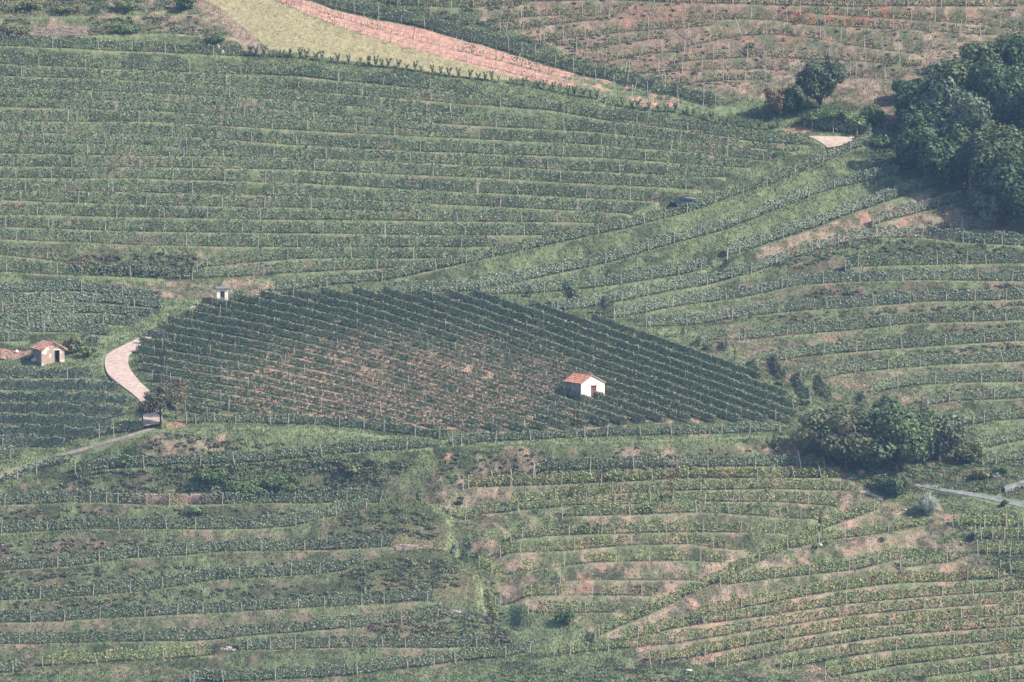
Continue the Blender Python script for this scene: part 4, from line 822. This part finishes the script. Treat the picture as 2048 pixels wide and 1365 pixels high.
mb_ = nt_.nodes.new('ShaderNodeMath'); mb_.operation = 'ADD'; nt_.links.new(ma_.outputs[0], mb_.inputs[0]); nt_.links.new(nz_.outputs['Fac'], mb_.inputs[1])
rr_ = nt_.nodes.new('ShaderNodeValToRGB'); rr_.color_ramp.elements[0].position = .40; rr_.color_ramp.elements[1].position = .95; rr_.color_ramp.elements[0].color = (.74, .71, .63, 1); rr_.color_ramp.elements[1].color = (.42, .34, .24, 1)
nt_.links.new(mb_.outputs[0], rr_.inputs[0]); nt_.links.new(rr_.outputs[0], p_.inputs['Base Color']); p_.inputs['Roughness'].default_value = .9
M_whitew = plain('weathered white plaster', (.55, .52, .47), .9, .2, 1.2, c2=(.75, .72, .66))
M_tile = plain('clay roof tile', (.26, .13, .10), .85, .35, 4, c2=(.42, .25, .19))
M_tile_b = plain('bright clay tile', (.32, .14, .10), .85, .25, 2.5, c2=(.50, .23, .16))
M_edge = plain('grey roof edge board', (.26, .24, .23), .8, .2)
M_rust = plain('rusty brown door', (.16, .075, .06), .8, .3, 3)
M_dark = plain('dark interior wood', (.05, .04, .04), .9, .2)
m, nt_, p_ = nodes('peeling plaster over stone'); M_peel = m
tc_ = nt_.nodes.new('ShaderNodeTexCoord')
n1_ = nt_.nodes.new('ShaderNodeTexNoise'); n1_.inputs['Scale'].default_value = .75; n1_.inputs['Detail'].default_value = 4; nt_.links.new(tc_.outputs['Object'], n1_.inputs['Vector'])
vo_ = nt_.nodes.new('ShaderNodeTexVoronoi'); vo_.inputs['Scale'].default_value = 3.5; nt_.links.new(tc_.outputs['Object'], vo_.inputs['Vector'])
r1_ = nt_.nodes.new('ShaderNodeValToRGB'); r1_.color_ramp.elements[0].position = .50; r1_.color_ramp.elements[1].position = .56
mxs = nt_.nodes.new('ShaderNodeMix'); mxs.data_type = 'RGBA'; mxs.inputs['A'].default_value = (.33, .22, .18, 1); mxs.inputs['B'].default_value = (.46, .34, .28, 1); nt_.links.new(vo_.outputs['Color'], mxs.inputs['Factor'])
mxp = nt_.nodes.new('ShaderNodeMix'); mxp.data_type = 'RGBA'; mxp.inputs['B'].default_value = (.70, .64, .56, 1); nt_.links.new(mxs.outputs['Result'], mxp.inputs['A']); nt_.links.new(n1_.outputs['Fac'], r1_.inputs[0]); nt_.links.new(r1_.outputs[0], mxp.inputs['Factor'])
nt_.links.new(mxp.outputs['Result'], p_.inputs['Base Color']); p_.inputs['Roughness'].default_value = .9
def roof_slope(x0, z0, x1, z1, y0, y1, pitch=.24):
    """corrugated slab of clay tiles from eave (x0,z0) to ridge (x1,z1)"""
    b = MB(); ncol = int((y1-y0)/pitch); nr = max(4, int(math.hypot(x1-x0, z1-z0)/.35)); vs_ = []; fs = []
    m_ = ncol*6+1; nx = -(z1-z0); nz = (x1-x0); l = math.hypot(nx, nz); nx /= l; nz /= l
    if nz < 0: nx, nz = -nx, -nz
    for i in range(nr*2):
        f = (i//2+(i % 2)*.98)/nr; lift = .03*(1-(i % 2))
        for j in range(m_):
            y = y0+(y1-y0)*j/(m_-1); hh = .045*abs(sin(pi*j/6))+lift
            vs_.append((x0+(x1-x0)*f+nx*hh, y, z0+(z1-z0)*f+nz*hh))
    for i in range(nr*2-1):
        for j in range(m_-1): fs.append((i*m_+j, i*m_+j+1, (i+1)*m_+j+1, (i+1)*m_+j))
    b.add(vs_, fs)
    T = .07; b.add([(x0-nx*T, y0, z0-nz*T), (x1-nx*T, y0, z1-nz*T), (x1-nx*T, y1, z1-nz*T), (x0-nx*T, y1, z0-nz*T), (x0, y0, z0), (x1, y0, z1), (x1, y1, z1), (x0, y1, z0)], [(0, 1, 2, 3), (0, 1, 5, 4), (1, 2, 6, 5), (2, 3, 7, 6), (3, 0, 4, 7)])
    return b
def hut(u, v, rz, w_, d, eave, rise, apex, door, mats, label, name, over=.25, zoff=0, wall_t=.22):
    root = bpy.data.objects.new(name, None); COL.objects.link(root); root.location = gp(u, v)+[0, 0, zoff]; root.rotation_euler = (0, 0, rz); tag(root, label, 'hut')
    wm, rm, rm2, dm = mats; x0, x1, dh = door; hx = w_/2; ax = -hx+apex*w_; zb = -1.2
    def ztop(x): return eave+rise*(1-(abs(x-ax)/(ax+hx if x < ax else hx-ax)))
    b = MB(); t_ = wall_t
    b.prism([(-hx, zb), (x0, zb), (x0, dh), (x0, ztop(x0)), (-hx, eave)], 0, t_) if x0 <= ax else b.prism([(-hx, zb), (x0, zb), (x0, ztop(x0)), (ax, eave+rise), (-hx, eave)], 0, t_)
    b.prism([(x1, zb), (hx, zb), (hx, eave), (x1, ztop(x1))], 0, t_)
    top = [(x0, dh), (x1, dh), (x1, ztop(x1))]+([(ax, eave+rise)] if x0 < ax < x1 else [])+[(x0, ztop(x0))]
    b.prism(top, 0.0, t_); b.prism([(x0, zb), (x1, zb), (x1, -.02), (x0, -.02)], 0, t_)
    b.build('wall', wm, root); b = MB()
    b.prism([(-hx, zb), (hx, zb), (hx, eave), (ax, eave+rise), (-hx, eave)], d-t_, d)
    b.box((-hx+t_/2, d/2, (eave+zb)/2), (t_, d-2*t_, eave-zb)); b.box((hx-t_/2, d/2, (eave+zb)/2), (t_, d-2*t_, eave-zb))
    b.build('wall', M_sidew, root)['label'] = 'side and rear walls with shade painted in as grey'
    sl_ = rise/(ax+hx); sr_ = rise/(hx-ax)
    b = roof_slope(-hx-over, eave-over*sl_+.08, ax, eave+rise+.08, -over*.5, d+over*.6); rf = b.build('roof', rm, root)
    b = roof_slope(hx+over, eave-over*sr_+.08, ax, eave+rise+.08, -over*.5, d+over*.6); b.build('roof', rm2, root)
    b = MB(); b.tube([(ax, -over*.5, eave+rise+.12), (ax, d+over*.6, eave+rise+.12)], [.09, .09], 8); b.build('ridge', rm, root, smooth=True)
    b = MB()
    for (xa, za, xb, zb2) in ((-hx-over, eave-over*sl_, ax, eave+rise), (hx+over, eave-over*sr_, ax, eave+rise)):
        an = math.atan2(zb2-za, xb-xa); L_ = math.hypot(xb-xa, zb2-za); b.box(((xa+xb)/2, -over*.5-.03, (za+zb2)/2+.0), (L_*.985, .05, .12), ry=-an)
    b.build('verge_board', M_edge if name != 'stone_hut' else M_tile_b, root)
    return root
r_ = hut(1186, 799, radians(34), 4.15, 4.4, 2.45, 1.12, .44, (-.38, .62, 1.95), (M_white, M_tile_b, M_tile, M_rust), 'small whitewashed hut with red tiled roof inside the central vineyard', 'white_hut', over=.2, zoff=.0)
b = MB(); b.box((.145, .14, .96), (.93, .06, 1.92)); dr_ = b.build('door', M_rust, r_)
b = MB(); b.box((.145, -.02, 2.01), (1.15, .06, .10)); b.build('lintel', M_rust, r_)
b = MB(); b.add([(-.50, -.012, 3.0), (-.44, -.012, 3.0), (-.36, -.012, 2.5), (-.30, -.012, 2.0), (-.36, -.012, 2.0), (-.44, -.012, 2.5)], [(0, 1, 2, 5), (5, 2, 3, 4)]); b.build('plaster_crack', M_edge, r_)
r_ = hut(106, 728, radians(24), 3.65, 3.5, 2.28, .98, .5, (.18, 1.05, 2.0), (M_peel, M_tile, M_tile_b, M_dark), 'old stone hut with peeling plaster, red tiles and dark doorway at left', 'stone_hut', over=.42, zoff=.0)
b = MB(); b.box((.13, -.02, 1.0), (.1, .08, 2.0)); b.box((1.10, -.02, 1.0), (.1, .08, 2.0)); b.box((.615, -.02, 2.06), (1.1, .08, .12)); b.build('door_frame', M_whitew, r_)
b = MB(); b.box((.30, .45, 1.0), (.05, .8, 1.95), rz=.2); b.build('door', M_rust, r_)
# small shed
root = bpy.data.objects.new('garden_shed', None); COL.objects.link(root); root.location = gp(445, 611)+[0, 0, .25]; root.rotation_euler = (0, 0, radians(7)); tag(root, 'tiny white shed with flat grey roof and open doorway above the vineyard', 'shed')
b = MB(); W_, Dp, Hh = 1.72, 1.7, 2.25
b.box((-.60, .07, Hh/2-.4), (.52, .14, Hh+.8)); b.box((.60, .07, Hh/2-.4), (.52, .14, Hh+.8)); b.box((0, .07, Hh-.18), (.68, .138, .36)); b.box((-.79, Dp/2+.07, Hh/2-.4), (.14, Dp-.14, Hh+.8)); b.box((.79, Dp/2+.07, Hh/2-.4), (.14, Dp-.14, Hh+.8)); b.box((0, Dp+.07, Hh/2-.4), (1.72, .14, Hh+.8)); b.box((0, .07, -.3), (.68, .138, .6))
b.build('wall', M_white, root)
b = MB(); b.box((0, Dp/2+.02, Hh+.12), (2.0, Dp+.55, .14), rx=.07); b.build('roof', M_conc_grey, root)
b = MB(); b.box((0, -.17, Hh+.02), (2.0, .06, .22)); 
for k in range(9): b.box((-.92+k*.23, -.215, Hh+.02), (.05, .03, .2))
b.build('fascia', M_edge, root)
# white drum standing in the shed
b = MB(); q = gp(445, 611); b.tube([(0, 0, 0), (0, 0, .1), (0, 0, .72), (0, 0, .8)], [.25, .27, .27, .22], 14); o = b.build('drum', M_whitew, None, smooth=True); o.location = q+np.array([.02, .62, .40]); tag(o, 'pale drum standing inside the open doorway of the tiny shed', 'drum')
b = MB(); b.tube([(0, 0, -.2), (-.42, .1, 1.35)], [.06, .05], 6); o = b.build('plank', M_stone_pale); o.location = gp(468, 598); tag(o, 'pale leaning stake right of the tiny white shed', 'stake')
# rocks
def rock(u, v, sx, sy, sz, label, mat=M_stone_pale, group=None):
    import bmesh
    bm = bmesh.new(); bmesh.ops.create_icosphere(bm, subdivisions=2, radius=1)
    for q in bm.verts: k = 1+RNG.uniform(-.16, .16); q.co = Vector((q.co.x*sx*k, q.co.y*sy*k, q.co.z*sz*k))
    me = bpy.data.meshes.new('rock'); bm.to_mesh(me); bm.free(); me.materials.append(mat); o = link('rock', me, loc=gp(u, v)+[0, 0, sz*.5]); return tag(o, label, 'rock', group)
M_wpaint = plain('white plastic sack', (.8, .8, .78), .6, .05)
rock(437, 92, .5, .4, .55, 'pale yellowish rock among the vines at top left, the upper'); rock(446, 100, .55, .4, .45, 'pale yellowish rock among the vines at top left, the lower right'); rock(431, 106, .3, .3, .25, 'small pale rock among the vines at top left, the lowest')
rock(70, 724, .6, .45, .42, 'pale boulder in the shade left of the stone hut'); rock(5, 718, .7, .4, .25, 'pinkish boulder at the left edge', plain('pink rock', (.36, .24, .2))); rock(13, 717, .2, .2, .2, 'small dark stone at the left edge by the pink boulder', M_dark)
rock(193, 715, .38, .3, .26, 'dark stone on the grass left of the road bend', M_dark); rock(1993, 955, .85, .5, .5, 'pale boulder above the grey lane at the right'); rock(1722, 950, .55, .4, .45, 'reddish boulder on the bank under the big trees', plain('red rock', (.30, .17, .13)))
rock(1640, 1098, .35, .3, .25, 'pale stone on the dry lower right bank'); rock(1811, 1022, .18, .15, .14, 'small white stone beside the pampas grass'); rock(1378, 1343, .5, .3, .2, 'pale stone near the bottom edge right of centre')
# sack / buckets near the left hut
b = MB(); b.tube([(0, 0, 0), (0, 0, .12), (.03, 0, .3), (0, 0, .42)], [.26, .3, .24, .08], 9); o = b.build('sack', M_wpaint, smooth=True); o.location = gp(33, 706); tag(o, 'small white sack on the grass left of the stone hut', 'sack')

# ------------------------------------------------------------------ car
M_paint = plain('dark blue car paint', (.018, .028, .065), .28, .05); M_paint.node_tree.nodes['Principled BSDF'].inputs['Coat Weight'].default_value = .6
M_glass = plain('dark car glass', (.02, .03, .04), .08, .05); M_glass.node_tree.nodes['Principled BSDF'].inputs['Specular IOR Level'].default_value = .8
M_rub = plain('tyre rubber', (.02, .02, .02), .9, .1); M_rim = plain('alloy', (.5, .5, .52), .35, .05, metal=1); M_lampg = plain('headlight glass', (.7, .72, .75), .1, .05); M_red = plain('red tail lamp', (.4, .02, .02), .2, .05); M_trim = plain('chrome trim', (.55, .57, .6), .3, .05)
def section_body(name, secs, mat, parent, bevel=0):
    b = MB(); n = len(secs[0]); vs_ = [p for s_ in secs for p in s_]; fs = []
    for i in range(len(secs)-1):
        for j in range(n): fs.append((i*n+j, i*n+(j+1) % n, (i+1)*n+(j+1) % n, (i+1)*n+j))
    fs += [tuple(range(n))[::-1], tuple((len(secs)-1)*n+j for j in range(n))]; b.add(vs_, fs); return b.build(name, mat, parent, smooth=True, bevel=bevel)
car = bpy.data.objects.new('car', None); COL.objects.link(car); cpos = gp(1371, 407); car.location = cpos+[0, 0, .02]; tag(car, 'dark blue estate car parked behind the slanting vine row', 'car')
car.rotation_euler = (0, radians(-7), radians(188))
# body sections along x (front +x): width half, bottom z, belt z, top profile
def bsec(x, wl, zb, zs, wt, zt): return [(x, -wl*.94, zb), (x, -wl, zb+.18), (x, -wl, zs-.1), (x, -wt, zt-.04), (x, -wt*.8, zt), (x, wt*.8, zt), (x, wt, zt-.04), (x, wl, zs-.1), (x, wl, zb+.18), (x, wl*.94, zb)]
section_body('body', [bsec(2.25, .60, .34, .62, .52, .62), bsec(2.12, .78, .24, .74, .68, .74), bsec(1.6, .87, .2, .88, .76, .90), bsec(.95, .89, .19, .95, .82, .99), bsec(0, .90, .18, .97, .84, 1.0), bsec(-1.3, .90, .19, .99, .84, 1.02), bsec(-2.0, .86, .24, 1.0, .80, 1.02), bsec(-2.25, .76, .34, .95, .70, .96)], M_paint, car)
def csec(x, wb, z0, wt, zt): return [(x, -wb, z0), (x, -wt, zt-.06), (x, -wt*.85, zt), (x, wt*.85, zt), (x, wt, zt-.06), (x, wb, z0)]
section_body('cabin_glass', [csec(1.10, .78, .96, .72, 1.0), csec(.45, .80, .97, .62, 1.40), csec(-.4, .80, .98, .63, 1.44), csec(-1.5, .79, .98, .61, 1.41), csec(-2.10, .74, .98, .66, 1.04)], M_glass, car)
section_body('roof', [csec(.40, .60, 1.38, .58, 1.425), csec(-.4, .645, 1.39, .62, 1.475), csec(-1.45, .63, 1.38, .60, 1.45), csec(-1.75, .6, 1.30, .56, 1.33)], M_paint, car)
b = MB()
for s_ in (-1, 1):
    for (xa, za, xb, zb2) in ((1.0, 1.0, .42, 1.40), (-.35, .98, -.38, 1.42), (-1.25, .99, -1.35, 1.41), (-1.98, 1.0, -1.62, 1.36)):
        b.tube([(xa, s_*.80, za), (xb, s_*.645, zb2)], [.035, .03], 5)
b.build('pillars', M_paint, car)
b = MB()
for s_ in (-1, 1): b.tube([(.2, s_*.52, 1.50), (-1.4, s_*.52, 1.50)], [.022, .022], 5)
b.build('roof_rails', M_trim, car)
for s_ in (-1, 1):
    b = MB(); b.box((.75, s_*.98, 1.02), (.18, .2, .13)); b.build('mirror', M_paint, car, bevel=.02)
    b = MB(); b.box((2.12, s_*.55, .66), (.16, .3, .13)); b.build('headlight', M_lampg, car, bevel=.02)
    b = MB(); b.box((-2.17, s_*.66, .84), (.14, .2, .24)); b.build('tail_light', M_red, car, bevel=.02)
    for xx in (1.42, -1.38):
        b = MB(); b.tube([(xx, s_*.70, .31), (xx, s_*.72, .31), (xx, s_*.90, .31), (xx, s_*.92, .31)], [.26, .31, .31, .26], 18); wh = b.build('wheel', M_rub, car, smooth=False)
        b = MB(); b.tube([(xx, s_*.90, .31), (xx, s_*.935, .31)], [.20, .17], 10); rm_ = b.build('rim', M_rim, wh)

# ------------------------------------------------------------------ loose leaning stakes seen alone
M_stake = M_post
for i, (u, v, hgt, lean, lab) in enumerate([(1375,70,2.2,.12,'tall leaning stake on the dry slope left of the brown weed clump'), (1484,66,2.9,-.38,'strongly leaning long pole on the dry upper right slope'), (1454,514,1.6,.05,'pale stake at the start of a slanting row, middle right'), (954,389,1.6,0,'bright white post in the upper terraces near the centre'),
        (770,474,1.9,0,'tall pale post in the upper terraces above the central vineyard'), (230,218,1.5,0,'bright short post in the upper left terraces'), (136,245,1.8,.05,'pale forked post in the upper left terraces'), (903,232,2.0,-.15,'leaning pale post beside the dry patch in the upper terraces'), (988,958,2.0,-.2,'leaning pale post on the lower middle terraces, left of two'), (1024,952,2.0,-.1,'leaning pale post on the lower middle terraces, right of two'),
        (1067,944,2.0,.05,'upright pale post at the left end of the lower middle terraces'), (1602,936,2.3,-.2,'leaning pale post in front of the big round trees'), (1049,862,1.7,0,'tall pale stake at the lower edge of the central vineyard')]):
    b = MB(); b.tube([(0, 0, -.3), (math.tan(lean)*hgt*.5, 0, hgt*.5), (math.tan(lean)*hgt, 0, hgt)], [.075, .07, .06], 6); o = b.build('stake', M_stone_pale if 'pale' in lab or 'white' in lab else M_stake); o.location = gp(u, v)+[0, -.55, 0]; tag(o, lab, 'stake')

# ------------------------------------------------------------------ haze
hx0, hx1 = P3[:, 0].min()-20, P3[:, 0].max()+20; hy0, hy1 = CAM[1]-30, P3[:, 1].max()+30; hz0, hz1 = P3[:, 2].min()-1, max(CAM[2]+3, P3[:, 2].max()+25)
b = MB(); b.box(((hx0+hx1)/2, (hy0+hy1)/2, (hz0+hz1)/2), (hx1-hx0, hy1-hy0, hz1-hz0))
m = bpy.data.materials.new('haze'); m.use_nodes = True; nt_ = m.node_tree; nt_.nodes.clear()
ou = nt_.nodes.new('ShaderNodeOutputMaterial'); pv = nt_.nodes.new('ShaderNodeVolumePrincipled'); pv.inputs['Density'].default_value = HAZE_DENSITY; pv.inputs['Color'].default_value = (*HAZE_COLOR, 1); pv.inputs['Anisotropy'].default_value = .0
nt_.links.new(pv.outputs[0], ou.inputs['Volume'])
tag(b.build('haze', m), 'thin blue summer haze between the camera and the hillside', 'haze', kind='stuff')
print('rows', len(R), 'objects', len(bpy.data.objects), 'ZR', P3[:, 2].min(), P3[:, 2].max(), P3[:, 1].min(), P3[:, 1].max())
